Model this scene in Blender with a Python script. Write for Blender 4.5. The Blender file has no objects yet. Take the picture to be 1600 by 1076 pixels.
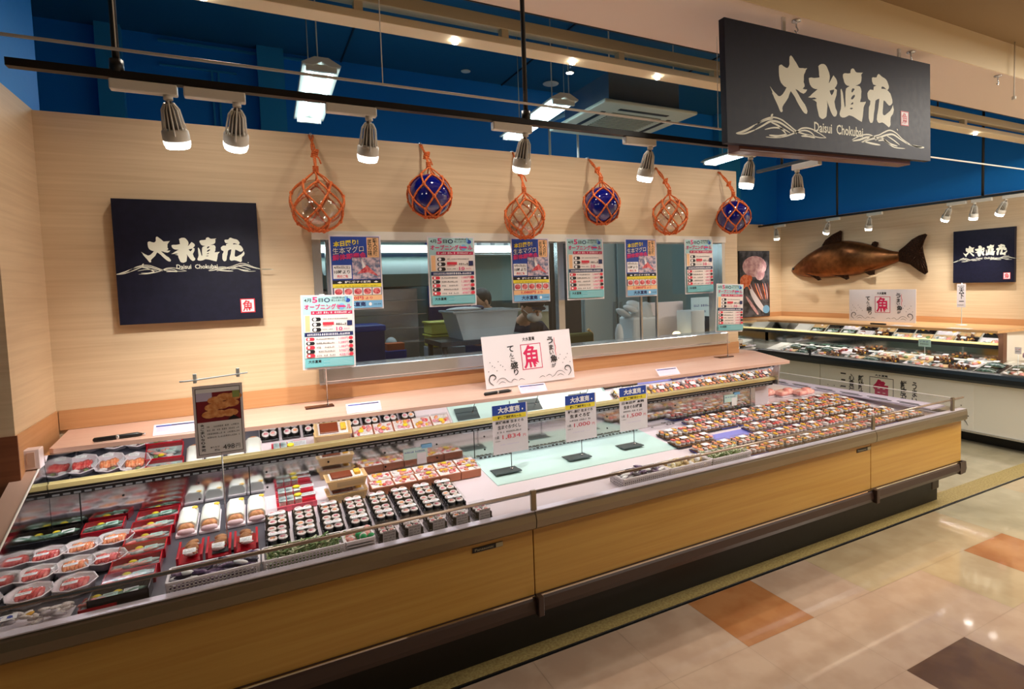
import bpy, bmesh, math, random
from mathutils import Vector, Matrix, Euler
random.seed(7)
C = bpy.context.scene.collection
SC = bpy.context.scene
PI = math.pi

# ---------------------------------------------------------------- camera
cam_d = bpy.data.cameras.new('camera')
cam = bpy.data.objects.new('camera', cam_d)
C.objects.link(cam)
R = ((0.88233, -0.46957, -0.03156), (-0.05516, -0.03658, -0.99781), (0.46739, 0.88214, -0.05818))
M = Matrix(((R[0][0], -R[1][0], -R[2][0], 0), (R[0][1], -R[1][1], -R[2][1], 0), (R[0][2], -R[1][2], -R[2][2], 1.6), (0, 0, 0, 1)))
cam.matrix_world = M
cam_d.sensor_width = 36
cam_d.lens = 891.85 / 1600 * 36
cam_d.shift_x = -(865.87 - 800) / 1600
cam_d.shift_y = (495.64 - 538) / 1600
cam_d.clip_start = 0.02
SC.camera = cam

# ---------------------------------------------------------------- world and exposure
w = bpy.data.worlds.new('store ambient'); SC.world = w
w.use_nodes = True
w.node_tree.nodes['Background'].inputs[0].default_value = (1.0, 0.93, 0.86, 1)
w.node_tree.nodes['Background'].inputs[1].default_value = 0.85
SC.view_settings.view_transform = 'Standard'
SC.view_settings.look = 'None'
SC.view_settings.gamma = 1
SC.view_settings.use_curve_mapping = False
SC.view_settings.exposure = 0.14

def area(name, loc, rot, sx, sy, power, col):
    d = bpy.data.lights.new(name, 'AREA'); d.shape = 'RECTANGLE'; d.size = sx; d.size_y = sy
    d.energy = power; d.color = col
    o = bpy.data.objects.new(name, d); o.location = loc; o.rotation_euler = rot; C.objects.link(o)
    return o
WARM = (1.0, 0.92, 0.80); NEUT = (1.0, 0.95, 0.88); COOL = (0.78, 0.93, 1.0); PINK = (0.92, 0.92, 1.0)
# aisle ceiling luminaires behind and to the right of the photographer
area('aisle_ceiling_light', (3.9, 0, 3.0), (0, 0, 0), 1.8, 0.5, 60, WARM)
area('aisle_ceiling_light', (5.6, 0.8, 3.0), (0, 0, 0), 1.6, 0.6, 108, WARM)
# preparation room behind the window
area('kitchen_ceiling_light', (1.4, 4.6, 2.96), (0, 0, 0), 3.0, 1.0, 22, COOL)
# lamp tube tucked under the front lip of the wooden ledge lights the well
area('ledge_tube_light', (1.2, 2.80, 1.008), (math.radians(-30), 0, 0), 3.8, 0.012, 6.2, PINK)
# lamp strip over the second case
area('second_case_light', (6.235, 4.2, 0.998), (0, math.radians(-20), 0), 0.02, 2.8, 15, NEUT)

# ---------------------------------------------------------------- helpers
def srgb(r, g, b):
    f = lambda c: (c / 255 / 12.92) if c / 255 <= 0.04045 else ((c / 255 + 0.055) / 1.055) ** 2.4
    return (f(r), f(g), f(b), 1)
MATS = {}
def mat(name, col, rough=0.5, metal=0.0, emit=0, alpha=1, coat=0, spec=0.5, bump=0, bscale=40):
    if name in MATS: return MATS[name]
    m = bpy.data.materials.new(name); m.use_nodes = True
    b = m.node_tree.nodes['Principled BSDF']
    b.inputs['Base Color'].default_value = col
    b.inputs['Roughness'].default_value = rough
    b.inputs['Metallic'].default_value = metal
    b.inputs['Specular IOR Level'].default_value = spec
    b.inputs['Coat Weight'].default_value = coat
    b.inputs['Coat Roughness'].default_value = 0.05
    if emit:
        b.inputs['Emission Color'].default_value = col; b.inputs['Emission Strength'].default_value = emit
    N = m.node_tree.nodes; L = m.node_tree.links
    # a little procedural unevenness on every surface
    tc = N.new('ShaderNodeTexCoord'); nz = N.new('ShaderNodeTexNoise'); nz.inputs['Scale'].default_value = bscale
    L.new(tc.outputs['Object'], nz.inputs['Vector'])
    mr = N.new('ShaderNodeMapRange'); mr.inputs[3].default_value = max(0, rough - 0.04); mr.inputs[4].default_value = min(1, rough + 0.04)
    L.new(nz.outputs['Fac'], mr.inputs[0]); L.new(mr.outputs[0], b.inputs['Roughness'])
    if bump:
        bp = N.new('ShaderNodeBump'); bp.inputs['Strength'].default_value = bump; bp.inputs['Distance'].default_value = 0.002
        L.new(nz.outputs['Fac'], bp.inputs['Height']); L.new(bp.outputs['Normal'], b.inputs['Normal'])
    MATS[name] = m
    return m
def grain(name, c1, c2, scale=(1.2, 1.2, 30), rough=0.45, coat=0.0, detail=5, fine=0.0):
    """wood or laminate with streaks along the axes of small scale"""
    if name in MATS: return MATS[name]
    m = mat(name, c1, rough, coat=coat)
    N = m.node_tree.nodes; L = m.node_tree.links; b = N['Principled BSDF']
    tc = N.new('ShaderNodeTexCoord'); mp = N.new('ShaderNodeMapping'); mp.inputs['Scale'].default_value = scale
    nz = N.new('ShaderNodeTexNoise'); nz.inputs['Scale'].default_value = 2.2; nz.inputs['Detail'].default_value = detail; nz.inputs['Distortion'].default_value = 0.6
    cr = N.new('ShaderNodeValToRGB'); cr.color_ramp.elements[0].position = 0.32; cr.color_ramp.elements[1].position = 0.68
    cr.color_ramp.elements[0].color = c1; cr.color_ramp.elements[1].color = c2
    L.new(tc.outputs['Object'], mp.inputs['Vector']); L.new(mp.outputs[0], nz.inputs['Vector']); L.new(nz.outputs['Fac'], cr.inputs[0])
    L.new(cr.outputs[0], b.inputs['Base Color'])
    return m
def noisecol(name, c1, c2, scale=60, rough=0.4, bump=0.3, p0=.4, p1=.6, coat=0.0):
    if name in MATS: return MATS[name]
    m = mat(name, c1, rough, bump=bump, bscale=scale, coat=coat)
    N = m.node_tree.nodes; L = m.node_tree.links; b = N['Principled BSDF']
    tc = N.new('ShaderNodeTexCoord'); nz = N.new('ShaderNodeTexNoise'); nz.inputs['Scale'].default_value = scale; nz.inputs['Detail'].default_value = 3
    cr = N.new('ShaderNodeValToRGB'); cr.color_ramp.elements[0].position = p0; cr.color_ramp.elements[1].position = p1
    cr.color_ramp.elements[0].color = c1; cr.color_ramp.elements[1].color = c2
    L.new(tc.outputs['Object'], nz.inputs['Vector']); L.new(nz.outputs['Fac'], cr.inputs[0]); L.new(cr.outputs[0], b.inputs['Base Color'])
    return m
def glass(name, tint=(1, 1, 1, 1), refl=1.0, rough=0.02, base=0.04):
    """thin clear sheet: lets light straight through and mirrors by Fresnel"""
    if name in MATS: return MATS[name]
    m = bpy.data.materials.new(name); m.use_nodes = True
    N = m.node_tree.nodes; L = m.node_tree.links; N.clear()
    out = N.new('ShaderNodeOutputMaterial'); mx = N.new('ShaderNodeMixShader'); tr = N.new('ShaderNodeBsdfTransparent'); gl = N.new('ShaderNodeBsdfGlossy')
    lw = N.new('ShaderNodeLayerWeight'); lw.inputs[0].default_value = .18
    pw = N.new('ShaderNodeMath'); pw.operation = 'POWER'; pw.inputs[1].default_value = 2.0; L.new(lw.outputs['Facing'], pw.inputs[0])
    mu = N.new('ShaderNodeMath'); mu.operation = 'MULTIPLY_ADD'; mu.inputs[1].default_value = .45*refl; mu.inputs[2].default_value = base*refl; mu.use_clamp = True
    tr.inputs[0].default_value = tint; gl.inputs['Roughness'].default_value = rough
    L.new(pw.outputs[0], mu.inputs[0]); L.new(mu.outputs[0], mx.inputs[0]); L.new(tr.outputs[0], mx.inputs[1]); L.new(gl.outputs[0], mx.inputs[2]); L.new(mx.outputs[0], out.inputs[0])
    MATS[name] = m
    return m

class MB:
    def __init__(s): s.bm = bmesh.new(); s.mats = []; s.smooth = False
    def mi(s, m):
        if m not in s.mats: s.mats.append(m)
        return s.mats.index(m)
    def face(s, pts, m, smooth=False):
        f = s.bm.faces.new([s.bm.verts.new(p) for p in pts]); f.material_index = s.mi(m); f.smooth = smooth
        return f
    def box(s, x0, x1, y0, y1, z0, z1, m, bev=0.0):
        if x1 < x0: x0, x1 = x1, x0
        if y1 < y0: y0, y1 = y1, y0
        if z1 < z0: z0, z1 = z1, z0
        r = bmesh.ops.create_cube(s.bm, size=1, matrix=Matrix.Translation(((x0+x1)/2, (y0+y1)/2, (z0+z1)/2)) @ Matrix.Diagonal((x1-x0, y1-y0, z1-z0, 1)))
        vs = r['verts']; k = s.mi(m)
        fs = set(f for v in vs for f in v.link_faces)
        for f in fs: f.material_index = k
        if bev > 0:
            es = list(set(e for v in vs for e in v.link_edges))
            r = bmesh.ops.bevel(s.bm, geom=es, offset=min(bev, 0.45*min(x1-x0, y1-y0, z1-z0)), segments=2, affect='EDGES', profile=0.5)
            for f in r['faces']: f.material_index = k
        return s
    def prism(s, poly, axis, a0, a1, m, smooth=False):
        """poly of 2-D points extruded along axis 'x' (y,z), 'y' (x,z) or 'z' (x,y)"""
        def P(p, a): return (a, p[0], p[1]) if axis == 'x' else ((p[0], a, p[1]) if axis == 'y' else (p[0], p[1], a))
        A = [s.bm.verts.new(P(p, a0)) for p in poly]; B = [s.bm.verts.new(P(p, a1)) for p in poly]; k = s.mi(m); n = len(poly)
        fs = [s.bm.faces.new(A), s.bm.faces.new(B[::-1])]
        for i in range(n):
            f = s.bm.faces.new((A[i], B[i], B[(i+1) % n], A[(i+1) % n])); f.smooth = smooth; fs.append(f)
        for f in fs: f.material_index = k
        bmesh.ops.recalc_face_normals(s.bm, faces=fs)
        return s
    def lathe(s, prof, m, c=(0, 0, 0), seg=20, axis='z', smooth=True):
        rings = []
        for r, h in prof:
            ring = []
            for i in range(seg):
                a = 2*PI*i/seg; x, y = r*math.cos(a), r*math.sin(a)
                p = (x, y, h) if axis == 'z' else ((h, x, y) if axis == 'x' else (x, h, y))
                ring.append(s.bm.verts.new((p[0]+c[0], p[1]+c[1], p[2]+c[2])))
            rings.append(ring)
        k = s.mi(m); fs = []
        for a, b in zip(rings, rings[1:]):
            for i in range(seg):
                f = s.bm.faces.new((a[i], a[(i+1) % seg], b[(i+1) % seg], b[i])); f.smooth = smooth; fs.append(f)
        for e in (rings[0], rings[-1]):
            f = s.bm.faces.new(e); fs.append(f)
        for f in fs: f.material_index = k
        bmesh.ops.recalc_face_normals(s.bm, faces=fs)
        return s
    def cyl(s, p0, p1, r, m, seg=12, r1=None):
        return s.tube([p0, p1], [r, r if r1 is None else r1], m, seg)
    def tube(s, pts, r, m, seg=6, closed=False, smooth=True):
        pts = [Vector(p) for p in pts]; n = len(pts); k = s.mi(m)
        rs = r if isinstance(r, (list, tuple)) else [r]*n
        rings = []; prev = None
        for i, p in enumerate(pts):
            if closed: t = pts[(i+1) % n] - pts[i-1]
            elif i == 0: t = pts[1]-pts[0]
            elif i == n-1: t = pts[-1]-pts[-2]
            else: t = pts[i+1]-pts[i-1]
            if t.length < 1e-9: t = Vector((0, 0, 1))
            t.normalize()
            if prev is None:
                u = t.orthogonal().normalized()
            else:
                u = prev - t*prev.dot(t)
                u = u.normalized() if u.length > 1e-6 else t.orthogonal().normalized()
            prev = u; v = t.cross(u)
            rings.append([s.bm.verts.new(p + (u*math.cos(2*PI*j/seg) + v*math.sin(2*PI*j/seg))*rs[i]) for j in range(seg)])
        pr = list(zip(rings, rings[1:])) + ([(rings[-1], rings[0])] if closed else [])
        for a, b in pr:
            for j in range(seg):
                f = s.bm.faces.new((a[j], a[(j+1) % seg], b[(j+1) % seg], b[j])); f.material_index = k; f.smooth = smooth
        if not closed:
            for e in (rings[0][::-1], rings[-1]):
                f = s.bm.faces.new(e); f.material_index = k
        return s
    def blob(s, c, rx, ry, rz, m, rot=(0, 0, 0), seg=10, rings=7, sub=None):
        mtx = Matrix.Translation(c) @ Euler(rot).to_matrix().to_4x4() @ Matrix.Diagonal((rx, ry, rz, 1))
        r = bmesh.ops.create_uvsphere(s.bm, u_segments=seg, v_segments=rings, radius=1, matrix=mtx)
        k = s.mi(m)
        for f in set(f for v in r['verts'] for f in v.link_faces): f.material_index = k; f.smooth = True
        return s
    def mesh(s, name='m'):
        me = bpy.data.meshes.new(name); s.bm.to_mesh(me); s.bm.free()
        for m in s.mats: me.materials.append(m)
        return me
    def build(s, name, parent=None, loc=(0, 0, 0), rot=(0, 0, 0)):
        return link(name, s.mesh(name), parent, loc, rot)
def link(name, me, parent=None, loc=(0, 0, 0), rot=(0, 0, 0)):
    o = bpy.data.objects.new(name, me); C.objects.link(o)
    if parent is not None: o.parent = parent
    o.location = loc; o.rotation_euler = rot
    return o
def empty(name, loc=(0, 0, 0), rot=(0, 0, 0)):
    o = link(name, None, None, loc, rot); o.empty_display_size = 0.05
    return o
def tag(o, label=None, cat=None, group=None, kind=None):
    if label: o['label'] = label
    if cat: o['category'] = cat
    if group: o['group'] = group
    if kind: o['kind'] = kind
    return o
KIDS = {}
def copy_tree(o, parent=None, loc=None, rot=None):
    c = o.copy(); C.objects.link(c)
    if parent is not None: c.parent = parent
    if loc is not None: c.location = loc
    if rot is not None: c.rotation_euler = rot
    for ch in list(o.children): copy_tree(ch, c)
    return c
class Kind:
    """first use moves the prototype itself, later uses copy it"""
    def __init__(s, proto): s.p = proto; s.used = False
    def put(s, loc, rot=(0, 0, 0), label=None, cat=None, group=None):
        if s.used: o = copy_tree(s.p, None, loc, rot)
        else: o = s.p; o.location = loc; o.rotation_euler = rot; s.used = True
        tag(o, label, cat, group)
        return o

# ---- printed surfaces: text and shapes laid on one mesh
TC = {}
def text_mesh(body, bold=0.0, spacing=1.0, vert=False):
    key = (body, bold, vert)
    if key in TC: return TC[key]
    c = bpy.data.curves.new('t', 'FONT'); c.body = '\n'.join(body) if vert else body; c.size = 1; c.offset = bold; c.resolution_u = 2
    if vert: c.space_line = 0.86
    c.align_x = 'CENTER' if vert else 'LEFT'
    o = bpy.data.objects.new('t', c); C.objects.link(o)
    me = bpy.data.meshes.new_from_object(o.evaluated_get(bpy.context.evaluated_depsgraph_get()))
    vs = [(v.co.x, v.co.y) for v in me.vertices]; fs = [tuple(p.vertices) for p in me.polygons]
    bpy.data.objects.remove(o); bpy.data.curves.remove(c); bpy.data.meshes.remove(me)
    x0 = min(v[0] for v in vs); x1 = max(v[0] for v in vs); y0 = min(v[1] for v in vs); y1 = max(v[1] for v in vs)
    TC[key] = ([((x-x0)/(x1-x0), (y-y0)/(y1-y0)) for x, y in vs], fs, (x1-x0)/(y1-y0))
    return TC[key]
def curve_fill(polys):
    c = bpy.data.curves.new('p', 'CURVE'); c.dimensions = '2D'; c.fill_mode = 'BOTH'
    for pl in polys:
        s = c.splines.new('POLY'); s.points.add(len(pl)-1); s.use_cyclic_u = True
        for i, p in enumerate(pl): s.points[i].co = (p[0], p[1], 0, 1)
    o = bpy.data.objects.new('p', c); C.objects.link(o)
    me = bpy.data.meshes.new_from_object(o.evaluated_get(bpy.context.evaluated_depsgraph_get()))
    vs = [(v.co.x, v.co.y) for v in me.vertices]; fs = [tuple(p.vertices) for p in me.polygons]
    bpy.data.objects.remove(o); bpy.data.curves.remove(c); bpy.data.meshes.remove(me)
    return vs, fs
class Flat:
    """prints on the -Y face of a board; x to the right, z up, origin bottom left; y coordinates given from the bottom"""
    def __init__(s, w, h, board, thick=0.002):
        s.b = MB(); s.w = w; s.h = h; s.k = 0; s.t = thick
        if board: s.b.box(0, w, 0, thick, 0, h, board)
    def lay(s): s.k += 1; return -0.00025*s.k - 0.0001
    def mesh2(s, vs, fs, m, y):
        V = [s.b.bm.verts.new((v[0], y, v[1])) for v in vs]; k = s.b.mi(m)
        for f in fs:
            try: q = s.b.bm.faces.new([V[i] for i in f])
            except ValueError: continue
            q.material_index = k
            q.normal_update()
            if q.normal.y > 0: q.normal_flip()
    def rect(s, x0, y0, x1, y1, m, new=True):
        y = s.lay() if new else -0.00025*s.k - 0.0001
        s.mesh2([(x0, y0), (x1, y0), (x1, y1), (x0, y1)], [(0, 1, 2, 3)], m, y); return s
    def poly(s, pts, m, new=True):
        y = s.lay() if new else -0.00025*s.k - 0.0001
        s.mesh2(pts, [tuple(range(len(pts)))], m, y); return s
    def ell(s, cx, cy, rx, ry, m, n=16, new=True):
        return s.poly([(cx+rx*math.cos(2*PI*i/n), cy+ry*math.sin(2*PI*i/n)) for i in range(n)], m, new)
    def pill(s, x0, y0, x1, y1, m, new=True):
        r = (y1-y0)/2; pts = []
        for i in range(7): a = PI/2+PI*i/6; pts.append((x0+r+r*math.cos(a), y0+r+r*math.sin(a)))
        for i in range(7): a = -PI/2+PI*i/6; pts.append((x1-r+r*math.cos(a), y0+r+r*math.sin(a)))
        return s.poly(pts, m, new)
    def text(s, body, x0, y0, x1, y1, m, bold=0.0, slant=0, vert=False, new=True, skew=0):
        vs, fs, asp = text_mesh(body, bold, vert=vert)
        y = s.lay() if new else -0.00025*s.k - 0.0001
        s.mesh2([(x0+(x1-x0)*a+slant*b*(y1-y0), y0+(y1-y0)*b+skew*a*(x1-x0)) for a, b in vs], fs, m, y); return s
    def glyphs(s, polys, ox, oy, sc, m):
        vs, fs = curve_fill(polys); s.mesh2([(ox+v[0]*sc, oy+v[1]*sc) for v in vs], fs, m, s.lay()); return s
    def stroke(s, pts, wd, m, new=True, taper=True):
        n = len(pts); y = s.lay() if new else -0.00025*s.k - 0.0001
        P = []
        # smooth the polyline a little
        for i in range(n-1):
            p0 = pts[max(i-1, 0)]; p1 = pts[i]; p2 = pts[i+1]; p3 = pts[min(i+2, n-1)]
            for t in (0, .25, .5, .75):
                P.append(tuple(0.5*((2*p1[d])+(-p0[d]+p2[d])*t+(2*p0[d]-5*p1[d]+4*p2[d]-p3[d])*t*t+(-p0[d]+3*p1[d]-3*p2[d]+p3[d])*t**3) for d in (0, 1)))
        P.append(tuple(pts[-1])); N = len(P); L = []; Rr = []
        for i in range(N):
            a = P[max(i-1, 0)]; b = P[min(i+1, N-1)]; dx, dy = b[0]-a[0], b[1]-a[1]; l = math.hypot(dx, dy) or 1
            u = i/(N-1); ww = wd*(0.25+0.75*math.sin(PI*min(1, max(0, u)))**0.6)/2 if taper else wd/2
            L.append((P[i][0]-dy/l*ww, P[i][1]+dx/l*ww)); Rr.append((P[i][0]+dy/l*ww, P[i][1]-dx/l*ww))
        s.mesh2(L+Rr, [(i, i+1, N+i+1, N+i) for i in range(N-1)], m, y); return s
    def dashes(s, x0, y, x1, h, m, seed=0, fill=.75):
        r = random.Random(seed); x = x0; s.k += 1
        while x < x1:
            wd = h*r.uniform(.6, 1.1)
            if r.random() < .9:
                # broken little marks the size of characters
                s.rect(x, y+h*.1, min(x+wd*fill, x1), y+h*.35, m, new=False)
                if r.random() < .8: s.rect(x+wd*.1, y+h*.6, min(x+wd*fill, x1), y+h*.85, m, new=False)
                if r.random() < .6: s.rect(x+wd*.3, y, min(x+wd*.5, x1), y+h, m, new=False)
            x += wd
        return s
# ---------------------------------------------------------------- palette
wallwood = grain('pale streaked wall laminate', srgb(218, 194, 160), srgb(206, 180, 146), (0.8, 0.8, 26), .5)
skirt = grain('orange tan wood trim', srgb(200, 150, 104), srgb(190, 138, 92), (0.8, 0.8, 30), .4)
ledgew = grain('pinkish tan counter laminate', srgb(222, 184, 168), srgb(216, 174, 156), (0.7, 12, 5), .38, coat=.15)
darkwood = grain('brown wood wainscot', srgb(138, 84, 54), srgb(122, 70, 44), (0.8, 0.8, 24), .45)
oak = grain('golden oak veneer', srgb(196, 154, 76), srgb(184, 138, 64), (0.6, 0.6, 22), .38, coat=.2)
blue = mat('deep blue wall paint', srgb(6, 132, 226), .55)
blue2 = mat('lighter blue wall paint', srgb(40, 146, 204), .5)
bluec = mat('dark teal ceiling paint', srgb(22, 86, 124), .45)
white = mat('white painted metal', srgb(226, 222, 212), .4)
ceilm = mat('warm white ceiling board', srgb(236, 218, 204), .8)
ceil2 = mat('ceiling board shaded brown', srgb(150, 126, 92), .8)  # higher aisle ceiling gets less light; that dimness is put into the brown
trough = mat('cream painted trough', srgb(232, 214, 176), .5)
black = mat('black metal', srgb(18, 18, 20), .4)
kickm = mat('black kick plate', srgb(14, 13, 14), .45)
bumpm = mat('dark bronze bumper', srgb(146, 136, 118), .3, metal=.8)
lowm = mat('dark brown rubber rail', srgb(62, 46, 42), .35)
chrome = mat('polished chrome', srgb(225, 225, 228), .08, metal=1)
steel = mat('brushed stainless steel', srgb(206, 208, 210), .22, metal=.8, bscale=300)
steelw = mat('polished stainless well wall', srgb(205, 208, 208), .09, metal=1)
mirror = mat('mirror', srgb(240, 240, 240), .01, metal=1)
deckm = mat('white enamel deck', srgb(224, 212, 220), .22, coat=.3)
deckd = mat('grey deck mat', srgb(78, 78, 88), .35)
yrail = mat('cream price rail', srgb(206, 188, 128), .4)
navy = noisecol('matt navy sign board', srgb(18, 18, 36), srgb(22, 22, 42), 30, .5, 0); navy.node_tree.nodes['Principled BSDF'].inputs['Specular IOR Level'].default_value = .25
cream = mat('cream lettering', srgb(226, 226, 208), .5)
redp = mat('seal red print', srgb(196, 30, 48), .5)
paper = mat('white card', srgb(226, 219, 224), .5)
inkb = mat('black print', srgb(22, 20, 26), .5)
clear = glass('clear case glass', refl=.9)
acry = glass('clear acrylic', refl=.8)
lidm = glass('clear plastic lid', (0.97, 0.98, 0.98, 1), refl=1.3, rough=.08)
bulb = mat('lamp lens', (1, .98, .94, 1), .3, emit=26)
tube = mat('fluorescent tube', (.70, .95, 1, 1), .3, emit=8)

# ---------------------------------------------------------------- setting
def struct(o, label=None): o['kind'] = 'structure'; return o
b = MB()
W0, W1, H0, H1 = 0.305, 3.15, 1.115, 1.902
b.box(-.775, W0, 3.2, 3.32, 0, 2.405, wallwood); b.box(W1, 3.29, 3.2, 3.32, 0, 2.405, wallwood)
b.box(W0, W1, 3.2, 3.32, H1, 2.405, wallwood); b.box(W0, W1, 3.2, 3.32, 0, H0, wallwood)
struct(b.build('wall_back'))
b = MB(); b.box(-3, -.775, 2.707, 3.32, 0, 2.41, wallwood); struct(b.build('wall_left'))
b = MB(); b.box(-3, -.775, 2.71, 3.32, 2.41, 3.84, blue); struct(b.build('wall_left_upper'))
b = MB(); b.box(-3, -.768, 2.70, 2.7065, 0, 1.117, darkwood); b.box(-.7745, -.768, 2.7065, 3.19, 0.0, 1.117, skirt); struct(b.build('trim_left'))
b = MB(); b.box(-.765, 3.285, 3.188, 3.1995, 1.031, 1.117, skirt); struct(b.build('baseboard_back'))
b = MB(); b.box(6.95, 7.1, -2.5, 6.0, 0, 2.40, wallwood); struct(b.build('wall_right'))
b = MB(); b.box(6.99, 7.1, -2.5, 6.0, 2.40, 3.84, blue); struct(b.build('wall_right_upper'))
b = MB(); b.box(3.9, 6.95, 5.9, 6.0, 0, 2.36, wallwood); struct(b.build('wall_far'))
b = MB(); b.box(6.936, 6.9495, 2.0, 5.9, 1.02, 1.09, skirt); b.box(4.0, 6.936, 5.886, 5.8995, 1.02, 1.09, skirt); struct(b.build('baseboard_right'))
b = MB(); b.box(-3.1, 7.2, 6.0, 6.1, 0, 3.84, blue)
struct(b.build('wall_kitchen_back'))
for x0, x1 in ((-1.0, -.83), (.17, .39), (5.75, 6.15)): struct(MB().box(x0, x1, 5.9, 5.9995, 2.2 if x0 < 5 else 2.37, 3.84, blue2).build('trim_pilaster'))
kw = mat('pale grey green kitchen wall', srgb(118, 140, 136), .5); kd = mat('dark kitchen floor', srgb(40, 46, 48), .5)
b = MB(); b.box(-3, 3.75, 5.97, 5.999, 0, 2.2, kw); struct(b.build('wall_kitchen_lining'))
b = MB(); b.box(3.75, 3.9, 3.9, 6.0, 0, 2.36, kw); struct(b.build('wall_kitchen_right'))
b = MB(); b.box(-3.1, -3.0, -2.5, 6.1, 0, 3.84, blue2); struct(b.build('wall_far_left'))
b = MB(); b.box(-3.1, 7.2, 2.43, 6.1, 3.84, 3.95, bluec); struct(b.build('ceiling_upper'))
b = MB()
b.box(-3.1, 7.2, 1.93, 2.425, 2.85, 3.05, ceilm); b.box(-3.1, 7.2, 1.925, 1.93, 2.852, 3.05, trough)
b.box(-3.1, 7.2, 2.425, 2.43, 2.846, 3.9, black)
struct(b.build('ceiling_strip'))
b = MB(); b.box(-3.1, 7.2, -2.5, 1.925, 3.05, 3.12, ceil2); struct(b.build('ceiling_aisle'))
b = MB(); b.box(-3.1, 7.2, -2.6, -2.5, 0, 3.12, mat('warm beige shop wall', srgb(190, 165, 130), .7)); struct(b.build('wall_front'))
# faint outlines of the service hatch and lighter ceiling panel
b = MB()
for x in (.9, 2.6, 4.3): b.box(x, x+.012, 2.5, 6.0, 3.828, 3.84, black)
struct(b.build('trim_ceiling'))

# floor: large vinyl tiles, each a face of one mesh
tl = [noisecol('pink beige floor tile', srgb(196, 170, 148), srgb(186, 158, 136), 6, .16, .02, coat=.9),
      noisecol('beige floor tile', srgb(192, 172, 138), srgb(182, 160, 126), 6, .16, .02, coat=.9),
      noisecol('orange brown floor tile', srgb(184, 128, 82), srgb(170, 112, 68), 6, .16, .02, coat=.9),
      noisecol('dark brown floor tile', srgb(112, 84, 62), srgb(96, 70, 52), 6, .16, .02, coat=.9),
      noisecol('grey beige floor tile', srgb(186, 176, 148), srgb(174, 164, 136), 6, .16, .02, coat=.9)]
T = .4265; FX, FY = 1.828, 1.74
special = {(0, 0): 2, (1, -2): 3, (4, -1): 2, (5, 0): 4, (5, -1): 4, (6, 0): 4, (5, 1): 4, (6, -1): 4, (-3, -1): 3, (8, 1): 2, (8, 3): 2, (6, 3): 1, (3, -3): 2, (4, -4): 3, (0, -4): 2}
b = MB(); rr = random.Random(3)
for i in range(-12, 13):
    for j in range(-10, 11):
        x0, y0 = FX+i*T, FY+j*T
        k = special.get((i, j)); q = rr.random()
        if k is None: k = 0 if q < .62 else 1 if q < .97 else 1
        if i > 5 and k == 0: k = 4
        x1, y1 = x0+T-.0012, y0+T-.0012
        if j == 0: y1 = 2.135
        if y0 > 2.14 : k = 4 if i > 5 else 1
        b.face([(x0, y0, 0), (x1, y0, 0), (x1, y1, 0), (x0, y1, 0)], tl[k])
b.box(-3.2, 7.3, -2.7, 6.2, -.05, -.001, mat('floor seam', srgb(140, 116, 92), .5))
struct(b.build('floor'))
b = MB(); b.box(-3, 6.9, 2.132, 2.146, -.0005, .002, kickm); b.box(-3, 6.9, 2.146, 2.15, -.0005, .003, chrome); struct(b.build('trim_floor'))
b = MB(); b.box(-3, 6.9, 2.15, 2.30, -.0008, .001, noisecol('speckled olive floor strip', srgb(176, 158, 104), srgb(150, 128, 78), 90, .35, .1)); struct(b.build('trim_floor_strip'))

# window: stainless frame, panes
b = MB()
b.box(W0-.012, W1+.02, 3.165, 3.33, H0, H0+.012, steel); b.box(W0+.01, W1, 3.16, 3.33, H0+.012, H0+.085, steel, .006)
b.box(W0-.012, W0+.03, 3.185, 3.33, H0, H1, steel); b.box(W1-.03, W1+.0, 3.185, 3.33, H0, H1, steel)
b.box(W0-.012, W1+.0, 3.175, 3.33, H1-.035, H1+.01, white)
win = struct(b.build('window_1'))
b = MB(); b.box(1.74, 1.785, 3.215, 3.26, H0+.085, H1-.035, steel); b.box(2.40, 2.412, 3.23, 3.25, H0+.085, H1-.035, steel); b.box(2.53, 2.54, 3.22, 3.24, H0+.085, H1-.035, steel)
b.box(.36, .40, 3.215, 3.26, H0+.085, H1-.035, steel)
b.build('window_mullion', win)
b = MB(); b.box(W0+.03, 1.74, 3.235, 3.239, H0+.085, H1-.035, clear); b.box(1.785, W1-.03, 3.225, 3.229, H0+.085, H1-.035, clear)
b.build('window_pane', win)

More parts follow.
